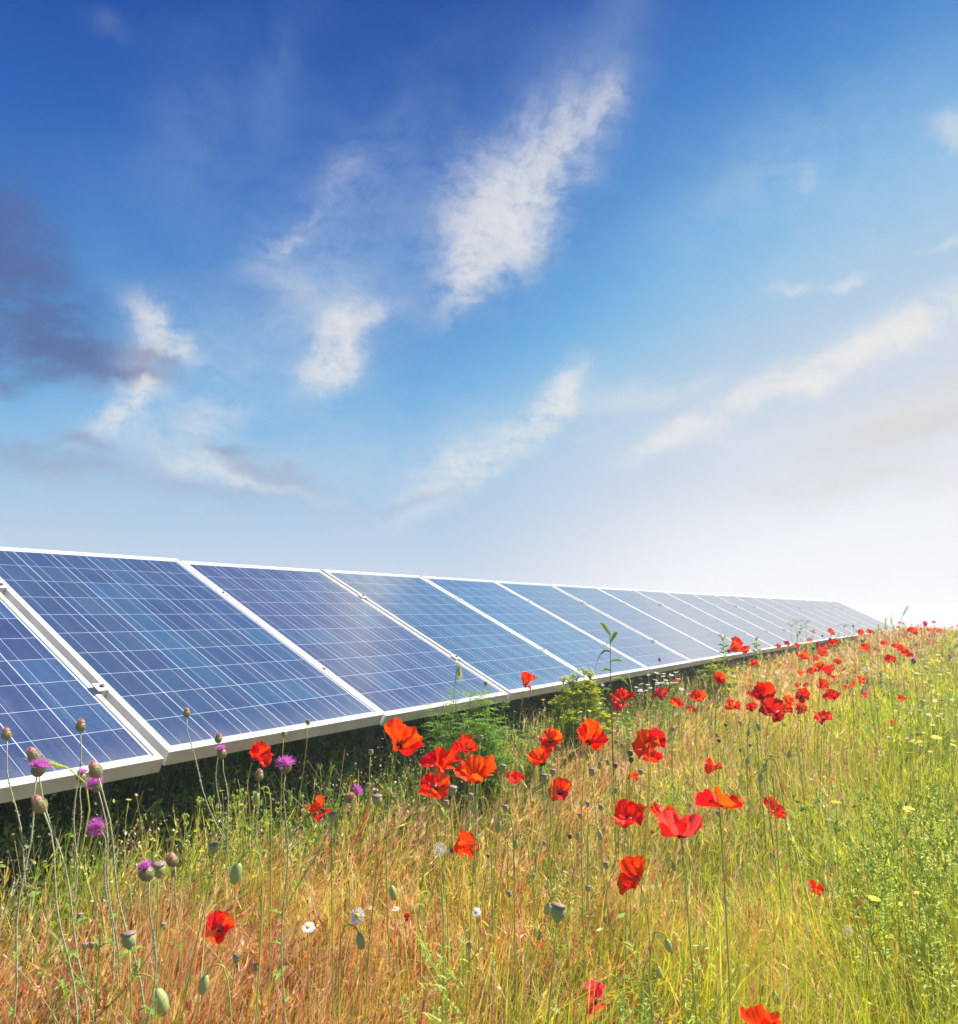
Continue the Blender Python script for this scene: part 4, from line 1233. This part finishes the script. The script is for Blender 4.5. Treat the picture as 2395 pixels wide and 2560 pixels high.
TH = [
    (17, 1838, 26, 'dry', 'thistle with a brown dry head at the far left edge on the tallest stem', (-.2, 0, 1), (92, 2250)),
    (202, 1817, 27, 'dry', 'tall thistle with an orange brown dry head standing before the nearest panel', (0, 0, 1), (214, 2140)),
    (467, 1784, 20, 'dry', 'tall thin thistle with a pale pink dry head against the second panel', (-.1, 0, 1), (585, 2120)),
    (546, 1848, 21, 'dry', 'thistle with a shaggy tan head just above the small purple one', (.1, 0, 1), (570, 2100)),
    (555, 1884, 26, 'small', 'small bright purple thistle under the shaggy tan head', (-.2, -.2, 1), (580, 2090)),
    (86, 1892, 34, 'dry', 'thistle with a rosy closed head leaning left over a purple flower', (-.6, -.1, 1), (215, 2130)),
    (96, 1925, 50, 'open', 'flat topped purple thistle below the rosy closed head at the left', (.2, 0, 1), (60, 2060)),
    (203, 1944, 27, 'small', 'small magenta thistle standing below the orange brown one', (0, 0, 1), (212, 2100)),
    (240, 1929, 36, 'dry', 'thistle with a pinkish closed head on a long slanting stem above the purple tuft', (-.5, -.1, 1), (372, 2170)),
    (240, 1965, 46, 'open', 'purple thistle tuft tucked under the pinkish closed head', (-.3, -.5, 1), (300, 2150)),
    (101, 2015, 38, 'dry', 'pink headed closed thistle low at the left in front of the deep shadow', (-.6, -.1, 1), (205, 2210)),
    (245, 2070, 46, 'open', 'round purple thistle turned to the viewer, lowest of the purple ones', (0, -1, .45), (290, 2180)),
    (516, 1915, 15, 'small', 'tiny pink thistle in the shadow left of the red half closed poppy', (0, 0, 1), (528, 2090)),
    (648, 1941, 24, 'dry', 'brownish pink thistle right under the half closed red poppy', (.1, 0, 1), (650, 2080)),
    (713, 1918, 48, 'open', 'purple thistle against the dark shade right of the half closed poppy', (0, -.4, 1), (716, 2080)),
    (888, 1978, 30, 'open', 'small purple thistle facing right near the two brown buds', (.8, -.3, .6), (750, 2050)),
    (871, 1995, 26, 'dry', 'round brown thistle head touching the small purple one', (.7, -.3, .5), (720, 2060)),
    (368, 2184, 40, 'small', 'woolly green thistle head with a pink side tuft on a thick straight stem', (-.3, -.3, 1), (362, 2480)),
    (432, 2152, 32, 'dry', 'dull brown thistle head low in the grass right of the woolly one', (-.2, -.4, .8), (450, 2260)),
    (549, 1897, 16, 'dry', 'grey green closed thistle bud hanging beside the small bright purple one', (.4, -.2, .6), (572, 2090)),
    (2284, 1654, 12, 'small', 'faint mauve flower head beside the far right poppies', (0, 0, 1), None),
    (1649, 1650, 8, 'small', 'tiny purple flower head on a hair thin stem before the lower frame', (0, 0, 1), None),
    (1994, 1589, 6, 'small', 'tiny mauve flower head before the far pale panels', (0, 0, 1), None),
]
for (u, v, w, st, lab, ax, bu) in TH: thistle(u, v, w, st, lab, ax, bu, dn=.036 if st == 'open' else .026)


# ------------------------------------------------------------------ daisies and yellow flowers
def daisy_meshes(nray, mat, ln, wd, droop, name):
    f = MB()
    for i in range(nray):
        a = i * 2 * math.pi / nray + random.uniform(-.08, .08)
        f.leaf((math.cos(a) * .16, math.sin(a) * .16, .02), (math.cos(a), math.sin(a), random.uniform(-.05, .15)), (0, 0, 1), ln * random.uniform(.85, 1.05), wd, droop, 3, .15)
    return f.mesh(name, mat)


DR = daisy_meshes(18, M['white_petal'], .82, .24, .16, 'ray_petals')
DD = MB().lathe([(.24, -.02), (.27, .06), (.20, .15), (.08, .19), (.01, .20)], 12).mesh('disc', M['disc'])
YR = daisy_meshes(22, M['yellow'], .86, .26, .02, 'ray_petals')
YD = MB().lathe([(.22, -.02), (.24, .06), (.16, .12), (.01, .14)], 10).mesh('disc', M['yellow'])


def flower(u, v, wpx, kind, label, group, ax=None, hmin=.22, hmax=.42, dn=None):
    dn = dn or (.026 if kind == 'daisy' else .024)
    head, dep, dia = solve(u, v, wpx, dn, hmin, hmax)
    ax = Vector(ax or (random.uniform(-.25, .25), random.uniform(-.45, .1), 1)).normalized()
    bx, by = head.x + random.uniform(-.03, .03), head.y + random.uniform(-.02, .04)
    base = Vector((bx, by, zgf(bx, by)))
    root = tag(empty('daisy' if kind == 'daisy' else 'yellow_flower', base), label, 'daisy' if kind == 'daisy' else 'flower', group)
    link('stem', stem_mesh(base, head, ax, .0011 * (1 + .1 * dep), .0008 * (1 + .1 * dep), n=6), root)
    s_ = dia * .5
    m4 = Matrix.Translation(head - base) @ Vector((0, 0, 1)).rotation_difference(ax).to_matrix().to_4x4() @ Matrix.Diagonal((s_, s_, s_, 1))
    link('ray_petals', DR if kind == 'daisy' else YR, root, m4)
    link('disc', DD if kind == 'daisy' else YD, root, m4)


dg = 'white daisies in the meadow'
flower(771, 2318, 42, 'daisy', 'white daisy seen from the side, lower left of the two near ones', dg, (.1, -.45, 1), dn=.03)
flower(893, 2290, 48, 'daisy', 'large white daisy with its yellow centre turned to the viewer', dg, (-.2, -1, .8), dn=.032)
flower(927, 2270, 24, 'daisy', 'small white daisy just behind the large one turned to the viewer', dg)
flower(990, 2272, 26, 'daisy', 'ragged small white daisy right of the large one', dg)
flower(1191, 2280, 30, 'daisy', 'white daisy among pale green weeds at the bottom centre', dg, (0, -.7, .8))
for (a, b) in [(630, 650), (685, 580), (680, 655), (750, 565), (745, 620), (755, 645), (805, 570), (800, 590), (820, 620), (830, 645), (865, 580), (895, 560), (900, 640), (920, 610), (940, 690), (995, 725), (700, 680),
               (620, 700), (590, 675), (870, 640), (790, 640), (670, 700)]:
    flower(1400 + a / 3.1, 1500 + b / 3.1, random.uniform(13, 19), 'daisy', 'white daisy packed into the patch under the lower frame beside the tall weed', 'daisies of the dense patch', hmin=.3, hmax=.55, dn=.032)
for (a, b) in [(330, 660), (310, 800), (60, 640), (1350, 590), (1455, 605), (345, 975), (540, 1000), (545, 1025), (525, 1065), (420, 1015), (175, 780), (55, 800), (1380, 520)]:
    flower(1400 + a / 3.1, 1500 + b / 3.1, random.uniform(10, 14), 'daisy', 'scattered white daisy in the thin grass before the far panels', 'scattered middle daisies', hmin=.3, hmax=.5)
for (a, b) in [(900, 695), (945, 670), (1000, 675), (980, 710), (990, 735), (1075, 790), (155, 790), (160, 760), (30, 790), (120, 880), (290, 795), (1540, 1015), (1640, 1022), (1430, 1055), (1570, 1070),
               (1500, 1110), (1410, 1140), (1580, 1150), (1700, 1145), (1380, 1375), (1440, 1390), (1510, 1440), (1210, 1360), (1720, 1100), (1800, 1010)]:
    flower(1900 + a / 3.758, 1480 + b / 3.758, random.uniform(9, 14), 'daisy', 'small white daisy in the olive grass of the right hand meadow', 'small daisies on the right', hmin=.26, hmax=.42)
for (a, b) in [(860, 548), (1080, 600), (1690, 445), (1240, 575), (1410, 660), (1315, 660), (500, 600), (1150, 630), (1320, 1225), (1545, 450), (300, 900)]:
    flower(a / 2.486, 1760 + b / 2.486, 11, 'daisy', 'tiny whitish flower in the dark shade under the two nearest panels', 'tiny white flowers in the shade', hmin=.2, hmax=.45, dn=.018)
yg = 'yellow flowers in the right hand meadow'
flower(2273, 2024, 34, 'yellow', 'largest yellow flower, above the tall pale green weeds on the right', yg, (0, -.35, 1))
flower(2186, 2247, 33, 'yellow', 'wide flat yellow flower left of two smaller ones on the right', yg, (.1, -.2, 1))
flower(2298, 2235, 27, 'yellow', 'yellow flower upper right of the wide flat one', yg, (0, -.2, 1))
flower(2258, 2260, 26, 'yellow', 'yellow flower between the wide flat one and the upper right one', yg, (0, -.2, 1))
flower(2371, 2105, 22, 'yellow', 'yellow flower at the right edge below the pale weeds tops', yg)
flower(51, 2133, 20, 'yellow', 'single yellow flower facing front in the deep shade at the left edge', 'yellow flowers in the shade', (0, -1, .5), hmax=.5)
for (a, b, w) in [(1340, 660, 12), (1282, 1387, 17), (1385, 1660, 14), (880, 1915, 18), (690, 1045, 14), (1450, 750, 14), (1310, 1100, 12), (1395, 570, 9), (740, 575, 28), (665, 412, 10), (928, 425, 10),
                  (1340, 252, 14), (1205, 258, 16), (1380, 163, 28), (1275, 190, 18), (1220, 190, 14), (1490, 187, 14), (1485, 210, 16), (1355, 88, 14), (1090, 102, 14), (1430, 50, 12), (1500, 20, 12), (1390, 28, 10), (1300, 130, 9), (585, 1160, 12)]:
    flower(1800 + a / 2.548, 1780 + b / 2.548, w, 'yellow', 'small yellow flower scattered low in the olive grass on the right', yg + ', small')
for (a, b) in [(1675, 590), (1710, 620), (1535, 635), (1680, 650), (1620, 645), (1590, 665), (1850, 730), (1520, 770), (1575, 745), (1640, 775), (1690, 775), (1720, 745), (1775, 760), (1350, 800), (1480, 765),
               (1830, 860), (1620, 880), (1790, 920), (1680, 960), (1720, 1030), (1840, 1065), (820, 1095), (1670, 1165), (1840, 1160), (1730, 1200), (1620, 1250), (1810, 1260), (1230, 1275), (1540, 1325),
               (1090, 1270), (1820, 1400), (1810, 1440), (1600, 1500), (1430, 1410), (1510, 1412), (1560, 700), (1660, 735), (1740, 690), (1600, 800), (1700, 840), (1800, 660), (1560, 850)]:
    flower(1900 + a / 3.758, 1480 + b / 3.758, random.uniform(8, 14), 'yellow', 'tiny yellow flower in the drift below the meadow crest on the right', 'yellow drift at the right edge', hmin=.26, hmax=.42)
for (a, b) in [(990, 600), (945, 840), (900, 795), (1220, 785), (1255, 915), (1705, 1022), (1652, 1048), (1635, 520), (1475, 715), (1380, 540), (1180, 580), (800, 595), (730, 605), (1340, 420), (1500, 625), (1530, 830)]:
    flower(a / 2.486, 1760 + b / 2.486, random.uniform(12, 16), 'yellow', 'small yellow flower along the shadow edge under the two nearest panels', 'yellow flowers in the shade', hmin=.24, hmax=.48, dn=.018)
for (a, b) in [(130, 1450), (395, 1365), (328, 1305), (1530, 905), (1600, 895), (1710, 975), (1800, 970), (1535, 965), (1750, 975), (435, 1380), (1640, 930)]:
    flower(700 + a / 2.325, 1360 + b / 2.325, 12, 'yellow', 'small yellow flower near the bushes at the lower frame', 'yellow flowers by the bushes', hmin=.26, hmax=.5, dn=.02)
for (a, b) in [(110, 865), (75, 860), (220, 855), (265, 855), (460, 885), (425, 880), (530, 870), (1310, 690), (10, 840), (60, 940), (240, 925)]:
    flower(1400 + a / 3.1, 1500 + b / 3.1, 10, 'yellow', 'small yellow flower in the patch in front of the spurge bush', 'yellow flowers before the spurge', hmin=.26, hmax=.5, dn=.02)


# white seed clocks
def clock(u, v, wpx, label, dn=.028):
    head, dep, dia = solve(u, v, wpx, dn, .22, .5); r_ = dia / 2
    base = Vector((head.x + .02, head.y, zgf(head.x + .02, head.y)))
    root = tag(empty('seed_clock', base), label, 'seed head', 'white seed clocks')
    link('stem', stem_mesh(base, head, Vector((-.3, 0, 1)).normalized(), .0014, .0011), root)
    f = MB(); f.lathe([(.002, -.12 * r_), (.14 * r_, 0), (.002, .12 * r_)], 8)
    for i in range(150):
        d = Vector((random.gauss(0, 1), random.gauss(0, 1), random.gauss(0, 1))).normalized()
        s1 = d.orthogonal().normalized(); s2 = d.cross(s1)
        f.add([s1 * .012 * r_, -s1 * .012 * r_, d * r_ * .8], [(0, 1, 2)])
        for k in range(6):
            a = k * math.pi / 3; e = (s1 * math.cos(a) + s2 * math.sin(a))
            p0 = d * r_ * .78; p1 = d * r_ * random.uniform(.92, 1.02) + e * r_ * .22
            w_ = d.cross(e) * .014 * r_
            f.add([p0 - w_, p0 + w_, p1], [(0, 1, 2)])
    fo = f.build('fluff', M['fluff'], root, smooth=False); fo.location = head - base


clock(1099, 2123, 36, 'round white fluffy seed clock touching the sideways orange poppy', .032)
clock(1620, 2386, 20, 'small white seed clock low in the grass right of bottom centre', .02)
clock(2120, 2327, 26, 'white seed clock in the olive grass on the right', .024)
clock(1965, 2467, 18, 'small white seed clock near the bottom right poppy', .02)
clock(2050, 2333, 12, 'tiny white seed clock left of the larger one on the right', .014)


# ------------------------------------------------------------------ bushes and weeds
def at_depth(u, v, dep):
    return CAM + ray(u, v) * dep


def bush(u0, u1, vtop, dep, label, name, lm, cat, nst, leafn, leaflen, seed, feather=False, flower_tops=False):
    r_ = random.Random(seed)
    a, b = at_depth(u0, vtop, dep), at_depth(u1, vtop, dep)
    cxx = (a.x + b.x) / 2; w = (b.x - a.x) / 2; topz = a.z; cyy = a.y
    base = Vector((cxx, cyy, zgf(cxx, cyy)))
    H = topz - base.z
    root = tag(empty(name, base), label, cat)
    st, lf, fl = MB(), MB(), MB()
    for i in range(nst):
        ph = r_.uniform(0, 6.283); sp_ = math.sqrt(r_.random())
        tx, ty = math.cos(ph) * sp_ * w, math.sin(ph) * sp_ * w * .8
        hz = H * (1 - .32 * sp_ ** 2) * r_.uniform(.5, 1.0)
        p3 = Vector((tx, ty, hz)); gz = 0
        pts = bez(Vector((tx * .25, ty * .25, -.02)), Vector((tx * .3, ty * .3, hz * .4)), Vector((tx * .8, ty * .8, hz * .75)), p3, 8)
        st.tube(pts, [.003 - .0022 * k / 8 for k in range(9)], 4)
        for j in range(leafn):
            t_ = r_.uniform(.22, 1.0) * 7.999; k = int(t_); c = pts[k].lerp(pts[k + 1], t_ - k)
            az = r_.uniform(0, 6.283); d = Vector((math.cos(az), math.sin(az), r_.uniform(.1, .8))).normalized()
            if feather:
                L2 = leaflen * r_.uniform(.7, 1.4); rib = [c + d * L2 * q + Vector((0, 0, -.35 * L2 * q * q)) for q in (0, .25, .5, .75, 1)]
                lf.tube(rib, .0006, 3)
                sd_ = d.cross(Vector((0, 0, 1))).normalized()
                for q in range(1, 5):
                    for sg in (-1, 1):
                        dd = (sd_ * sg + d * .7 + Vector((0, 0, r_.uniform(-.2, .4)))).normalized()
                        lf.leaf(rib[q], dd, (0, 0, 1), L2 * .42 * (1.15 - q * .18), L2 * .10, .3, 2)
            else:
                lf.leaf(c, d, (0, 0, 1), leaflen * r_.uniform(.6, 1.3), leaflen * .34, .4, 3)
        if flower_tops:
            for j in range(26):
                dv = Vector((r_.gauss(0, 1), r_.gauss(0, 1), abs(r_.gauss(0, .6)))) * .016
                c = p3 + dv; az = r_.uniform(0, 6.283)
                st.tube([p3 - Vector((0, 0, .02)), c], .0005, 3)
                for q in range(4):
                    fl.leaf(c, (math.cos(az + q * 1.57), math.sin(az + q * 1.57), .35), (0, 0, 1), .0085, .007, .1, 2)
    st.build('stems', M[lm], root); lf.build('foliage', M[lm], root, smooth=False)
    if flower_tops: fl.build('flower_tops', M['leaf_yell'], root, smooth=False)
    return root


bush(1035, 1300, 1682, 3.1, 'dense feathery dark green weed covering the lower frame of the fourth panel', 'feathery_bush', 'leaf_dark', 'bush', 84, 24, .055, 1, feather=True)
bush(1285, 1385, 1775, 3.2, 'small feathery green weed right of the dense one at the shadow edge', 'feathery_bush', 'leaf_dark', 'bush', 22, 22, .042, 2, feather=True)
bush(1365, 1520, 1668, 3.8, 'rounded yellow green spurge bush in front of the fifth panel', 'spurge_bush', 'leaf_mid', 'bush', 90, 30, .024, 3, flower_tops=True)
bush(1735, 1850, 1645, 5.9, 'yellow green spurge bush farther along the lower frame before the stretched red poppy', 'spurge_bush', 'leaf_mid', 'bush', 70, 28, .030, 4, flower_tops=True)
bush(1850, 1960, 1640, 6.6, 'low green leafy clump along the frame, right of the farther spurge', 'leafy_bush', 'leaf_dark', 'bush', 34, 22, .034, 5)
bush(1965, 2060, 1622, 8.4, 'small green clump below the line of poppies along the lower frame', 'leafy_bush', 'leaf_mid', 'bush', 26, 20, .038, 11)
bush(1525, 1600, 1722, 4.0, 'green clump between the tall drooping weed and the daisy patch', 'leafy_bush', 'leaf_mid', 'bush', 22, 22, .026, 12)
bush(1600, 1720, 1712, 4.4, 'low dark green clump under the daisy patch', 'leafy_bush', 'leaf_dark', 'bush', 20, 20, .026, 6)
bush(1755, 1800, 1722, 4.4, 'little dark green clump below the round orange poppy with black heart', 'leafy_bush', 'leaf_dark', 'bush', 9, 18, .022, 8)


def tall_weed(u, vtop, dep, label, nl, ll, lw, lm, sm, seed, droop=.9, start=.35, name='tall_weed', teeth=.18, pairs=False, crown=0, lean=0.0):
    r_ = random.Random(seed)
    top = at_depth(u, vtop, dep); base = Vector((top.x - lean, top.y, zgf(top.x - lean, top.y))); H = top.z - base.z
    root = tag(empty(name, base), label, 'weed')
    pts = bez(Vector((0, 0, -.02)), Vector((.005, 0, H * .4)), Vector((lean * .6 - .004, .0, H * .75)), Vector((lean, 0, H)), 10)
    MB().tube(pts, [.0038 - .0026 * k / 10 for k in range(11)], 6).build('stem', M[sm], root)
    for j in range(nl):
        t_ = (start + (1 - start) * (j + .5) / nl) * 9.99; k = int(t_); c = pts[k].lerp(pts[k + 1], t_ - k)
        az = j * 2.4 + r_.uniform(-.3, .3)
        if pairs: az = (0 if j % 2 else math.pi) + r_.uniform(-.5, .5)
        el_ = .55 if j < nl - 2 else 2.0
        MB().leaf(c, (math.cos(az), math.sin(az) * .8, el_), (0, -1, .45), ll * r_.uniform(.8, 1.15) * (1 if j < nl - 2 else .8), lw, droop * r_.uniform(.8, 1.2) * (1 if j < nl - 2 else .35), 9, .25, teeth=teeth).build('leaf', M[lm], root)
    return root


tall_weed(1525, 1578, 3.3, 'tall single stemmed weed with long drooping toothed leaves before the panels', 11, .150, .017, 'leaf_mid', 'brown_stem', 5, droop=1.0, start=.42, pairs=True)
tall_weed(1808, 1598, 5.6, 'leafy green weed top sticking up left of the stretched red poppy', 14, .055, .014, 'leaf_mid', 'leaf_mid', 6, droop=.25, start=.72, name='leafy_weed')
tall_weed(1891, 1598, 6.2, 'leafy green weed top sticking up above the round orange poppy', 14, .055, .014, 'leaf_mid', 'leaf_mid', 7, droop=.25, start=.72, name='leafy_weed')


def branched_weed(u, vtop, dep, label, nb, leafn, ll, lm, seed, H=None, spread=.09, name='branching_weed', tops=None, group=None, lw=.10):
    r_ = random.Random(seed)
    top = at_depth(u, vtop, dep); base = Vector((top.x, top.y, zgf(top.x, top.y))); H = top.z - base.z
    root = tag(empty(name, base), label, 'weed', group)
    st, lf = MB(), MB()
    main = bez(Vector((0, 0, -.02)), Vector((r_.uniform(-.02, .02), 0, H * .4)), Vector((r_.uniform(-.02, .02), 0, H * .7)), Vector((0, 0, H)), 10)
    lines = [main]
    for j in range(nb):
        t_ = r_.uniform(.2, .8) * 10; k = int(t_); c = main[k]; az = r_.uniform(0, 6.283); l_ = (H - c.z) * r_.uniform(.6, .95)
        e = c + Vector((math.cos(az) * spread * r_.uniform(.5, 1.2), math.sin(az) * spread * .8, l_))
        lines.append(bez(c, c + (e - c) * .3 + Vector((math.cos(az) * .02, math.sin(az) * .02, 0)), c + (e - c) * .6 + Vector((math.cos(az) * .02, 0, 0)), e, 7))
    for li, pts in enumerate(lines):
        n = len(pts) - 1
        st.tube(pts, [(.0024 if li == 0 else .0014) * (1 - .55 * i / n) for i in range(n + 1)], 5)
        for j in range(leafn if li == 0 else int(leafn * .6)):
            t_ = r_.random() * (n - .01); k = int(t_); c = pts[k].lerp(pts[k + 1], t_ - k); az = r_.uniform(0, 6.283)
            lf.leaf(c, (math.cos(az), math.sin(az), r_.uniform(.4, 1.5)), (0, 0, 1), ll * r_.uniform(.5, 1.2) * (1 - .4 * t_ / n), ll * lw, r_.uniform(.1, .5), 3, .3)
        if tops:
            for j in range(7):
                a = r_.uniform(0, 6.283); c = pts[-1] + Vector((math.cos(a), math.sin(a), r_.uniform(-.6, .6))) * .008
                st.tube([pts[-1] - Vector((0, 0, .02)), c], .0005, 3); lf.lathe([(.0008, -.004), (.0026, 0), (.001, .004)], 5, c)
    st.build('stems', M[lm], root); lf.build('foliage', M[lm], root, smooth=False)


branched_weed(1105, 2210, 1.25, 'pale green branching weed rising from the bottom edge at the centre', 7, 13, .050, 'leaf_pale', 1)
branched_weed(1010, 2330, 1.15, 'pale green weed leaning left of the bottom centre one', 5, 12, .045, 'leaf_pale', 2)
branched_weed(1160, 2340, 1.3, 'low pale green weed beside the daisy at the bottom centre', 5, 14, .045, 'leaf_pale', 3)
branched_weed(1400, 2150, 1.75, 'slender pale green weed behind the big purple topped pod', 7, 24, .040, 'leaf_pale', 4)
branched_weed(1700, 2330, 1.35, 'grey green leafy weed under the largest scarlet poppy', 6, 26, .045, 'leaf_pale', 5)
branched_weed(1620, 2440, 1.25, 'bluish green leafy poppy plant at the bottom right of centre', 7, 30, .045, 'leaf_mid', 6)
branched_weed(640, 1985, 2.1, 'thin branching weed with buds before the shadow under the second panel', 7, 10, .03, 'leaf_pale', 7, tops=True)
branched_weed(800, 1915, 2.5, 'wiry green weed with tiny buds in front of the dark gap', 7, 8, .03, 'leaf_mid', 8, tops=True)
branched_weed(500, 2000, 2.0, 'brownish wiry weed with seed buds under the second panel frame', 8, 8, .025, 'leaf_pale', 9, tops=True)
branched_weed(600, 1975, 2.1, 'wiry budding weed left of the dark gap, under the red half closed poppy', 8, 8, .025, 'leaf_pale', 10, tops=True)
branched_weed(250, 2320, 1.35, 'blue green branching weed with forked leaves in the lower left grass', 5, 14, .06, 'leaf_mid', 11)
wl = 'upright pale green leafy weed in the lush stand on the right'
for (u, v, d) in [(2225, 1945, 2.5), (2182, 2030, 2.1), (2265, 2060, 2.0), (2310, 2045, 2.05), (2372, 1950, 2.4), (2325, 2080, 1.9), (2120, 2060, 2.1), (2390, 2050, 2.0), (2345, 1990, 2.3), (2230, 2120, 1.8), (2290, 2010, 2.2),
                  (2160, 2130, 1.85), (2395, 2140, 1.8), (2270, 2160, 1.75), (2350, 2190, 1.7), (2440, 2080, 1.95), (2460, 2180, 1.75), (2330, 1960, 2.5), (2400, 2230, 1.6), (2150, 1985, 2.3), (2200, 2075, 1.95), (2245, 2010, 2.2), (2300, 2110, 1.85), (2380, 2095, 1.9), (2290, 1955, 2.5), (2130, 2190, 1.7), (2215, 2210, 1.65), (2310, 2235, 1.6), (2375, 2010, 2.2), (2360, 2290, 1.5), (2190, 1985, 2.35)]:
    branched_weed(u, v, d, wl, 3, 40, .028, 'leaf_pale', int(u + v), spread=.05, name='leafy_weed', tops=True, group='leafy weeds on the right', lw=.22)

# feathery umbels and grass ears at the far end of the frame


def umbel(u, v, dep, label, seed):
    r_ = random.Random(seed); top = at_depth(u, v, dep); base = Vector((top.x, top.y, zgf(top.x, top.y))); H = top.z - base.z
    root = tag(empty('umbel_plant', base), label, 'weed', 'lacy white umbels before the far panels')
    st, fl = MB(), MB(); st.tube([(0, 0, -.02), (.004, 0, H * .5), (0, 0, H)], [.004, .003, .002], 4)
    for i in range(14):
        a = r_.uniform(0, 6.28); rr = r_.uniform(.02, .07); c = Vector((math.cos(a) * rr, math.sin(a) * rr, H + .045 - rr * .3))
        st.tube([(0, 0, H - .005), c], .001, 3)
        for j in range(7): fl.lathe([(.001, 0), (.005, .002), (.001, .004)], 5, c + Vector((r_.uniform(-.012, .012), r_.uniform(-.012, .012), 0)))
    st.build('stem', M['leaf_pale'], root); fl.build('flower_cluster', M['white_petal'], root)


for i, (u, v, d) in enumerate([(1990, 1556, 8.2), (2014, 1560, 8.4), (2004, 1572, 8.0), (1978, 1566, 8.3), (2110, 1568, 9.5)]):
    umbel(u, v, d, ['tallest lacy umbel before the pale far panels', 'lacy umbel right of the tallest one', 'short lacy umbel in front of the others', 'lacy umbel left of the tallest one', 'lone thin umbel just left of the skyline poppies'][i], i)


def ear(u, v, dep, label, seed, ax=(.25, 0, 1), L_=.07):
    r_ = random.Random(seed); top = at_depth(u, v, dep); ax = Vector(ax).normalized(); base = Vector((top.x - .04, top.y, zgf(top.x, top.y)))
    root = tag(empty('grass_ear', base), label, 'grass ear', 'tall green grass ears')
    neck = top - ax * L_ * .5
    link('stem', stem_mesh(base, neck, ax, .0018 * (1 + .06 * dep), .0012 * (1 + .06 * dep), n=8, mat='leaf_pale'), root)
    e = MB(); p0 = neck - base
    for i in range(34):
        t_ = i / 33; a = i * 2.4; c = p0 + ax * L_ * t_; o = Vector((math.cos(a), math.sin(a), 0))
        e.leaf(c, ax + o * .45, (0, 0, 1), .016, .006, 0, 2); e.leaf(c + o * .003, ax + o * .3, (0, 0, 1), .045, .0012, 0, 2)
    e.build('spike', M['leaf_pale'], root, smooth=False)


ear(2263, 1529, 7.0, 'drooping green grass ear standing highest on the skyline', 1, (.5, 0, .8), .09)
ear(2214, 1562, 7.0, 'upright green grass ear on the skyline, middle of three', 2, (.1, 0, 1), .10)
ear(2196, 1575, 6.5, 'dark green grass ear leaning at the left of three on the skyline', 3, (.1, 0, 1), .08)
ear(2229, 1556, 7.5, 'small green grass ear at the right of three on the skyline', 4, (0, 0, 1), .07)
ear(145, 1915, 1.55, 'bent green grass ear hanging over the nearest frame among the thistles', 5, (-.9, 0, .25), .05)
ear(1148, 1672, 3.1, 'thin green grass ear floating before the lower right corner of the third panel', 6, (0, 0, -1), .035)

# long lone straw stalks arching over the foreground
sv_, sf_, sc2 = [], [], []
x, y, r_ = scatter(2200, .8, 5.0, .9, -40, 40)
q, s = qs(x, y); k_ = q > .2; x, y = x[k_], y[k_]; n = len(x)
c = pal(GOLD + PINK, rng.integers(0, 8, n), .1) * 1.15
V, F, C, _c = ribbons(np.stack([x, y, zg(x, y)], -1), rng.uniform(.30, .46, n), np.full(n, .0014), rng.uniform(.4, 1.1, n), rng.uniform(0, 6.28, n), rng.uniform(0, 6.28, n), np.clip(c, 0, .9), np.clip(c, 0, .9), 9, tip=.4)
o = link('straw', nmesh('straw', V, F, C, M['dry'])); tag(o, 'long arching straw stalks bending over the other grass', 'grass', kind='stuff')
print('objects', len(bpy.data.objects))

hz = MB().box((-170, -170, -14), (170, 170, 2.4)).build('haze', bpy.data.materials.new('haze'), None, smooth=False)
tag(hz, kind='stuff', label='thin bright summer haze hanging over the meadow')
hm = hz.data.materials[0]; hm.use_nodes = True; hn = hm.node_tree; hn.nodes.clear()
ho = hn.nodes.new('ShaderNodeOutputMaterial'); hv = hn.nodes.new('ShaderNodeVolumePrincipled')
hv.inputs['Color'].default_value = (.96, .97, 1, 1); hv.inputs['Density'].default_value = .006; hv.inputs['Anisotropy'].default_value = 0.1
hn.links.new(hv.outputs[0], ho.inputs['Volume'])
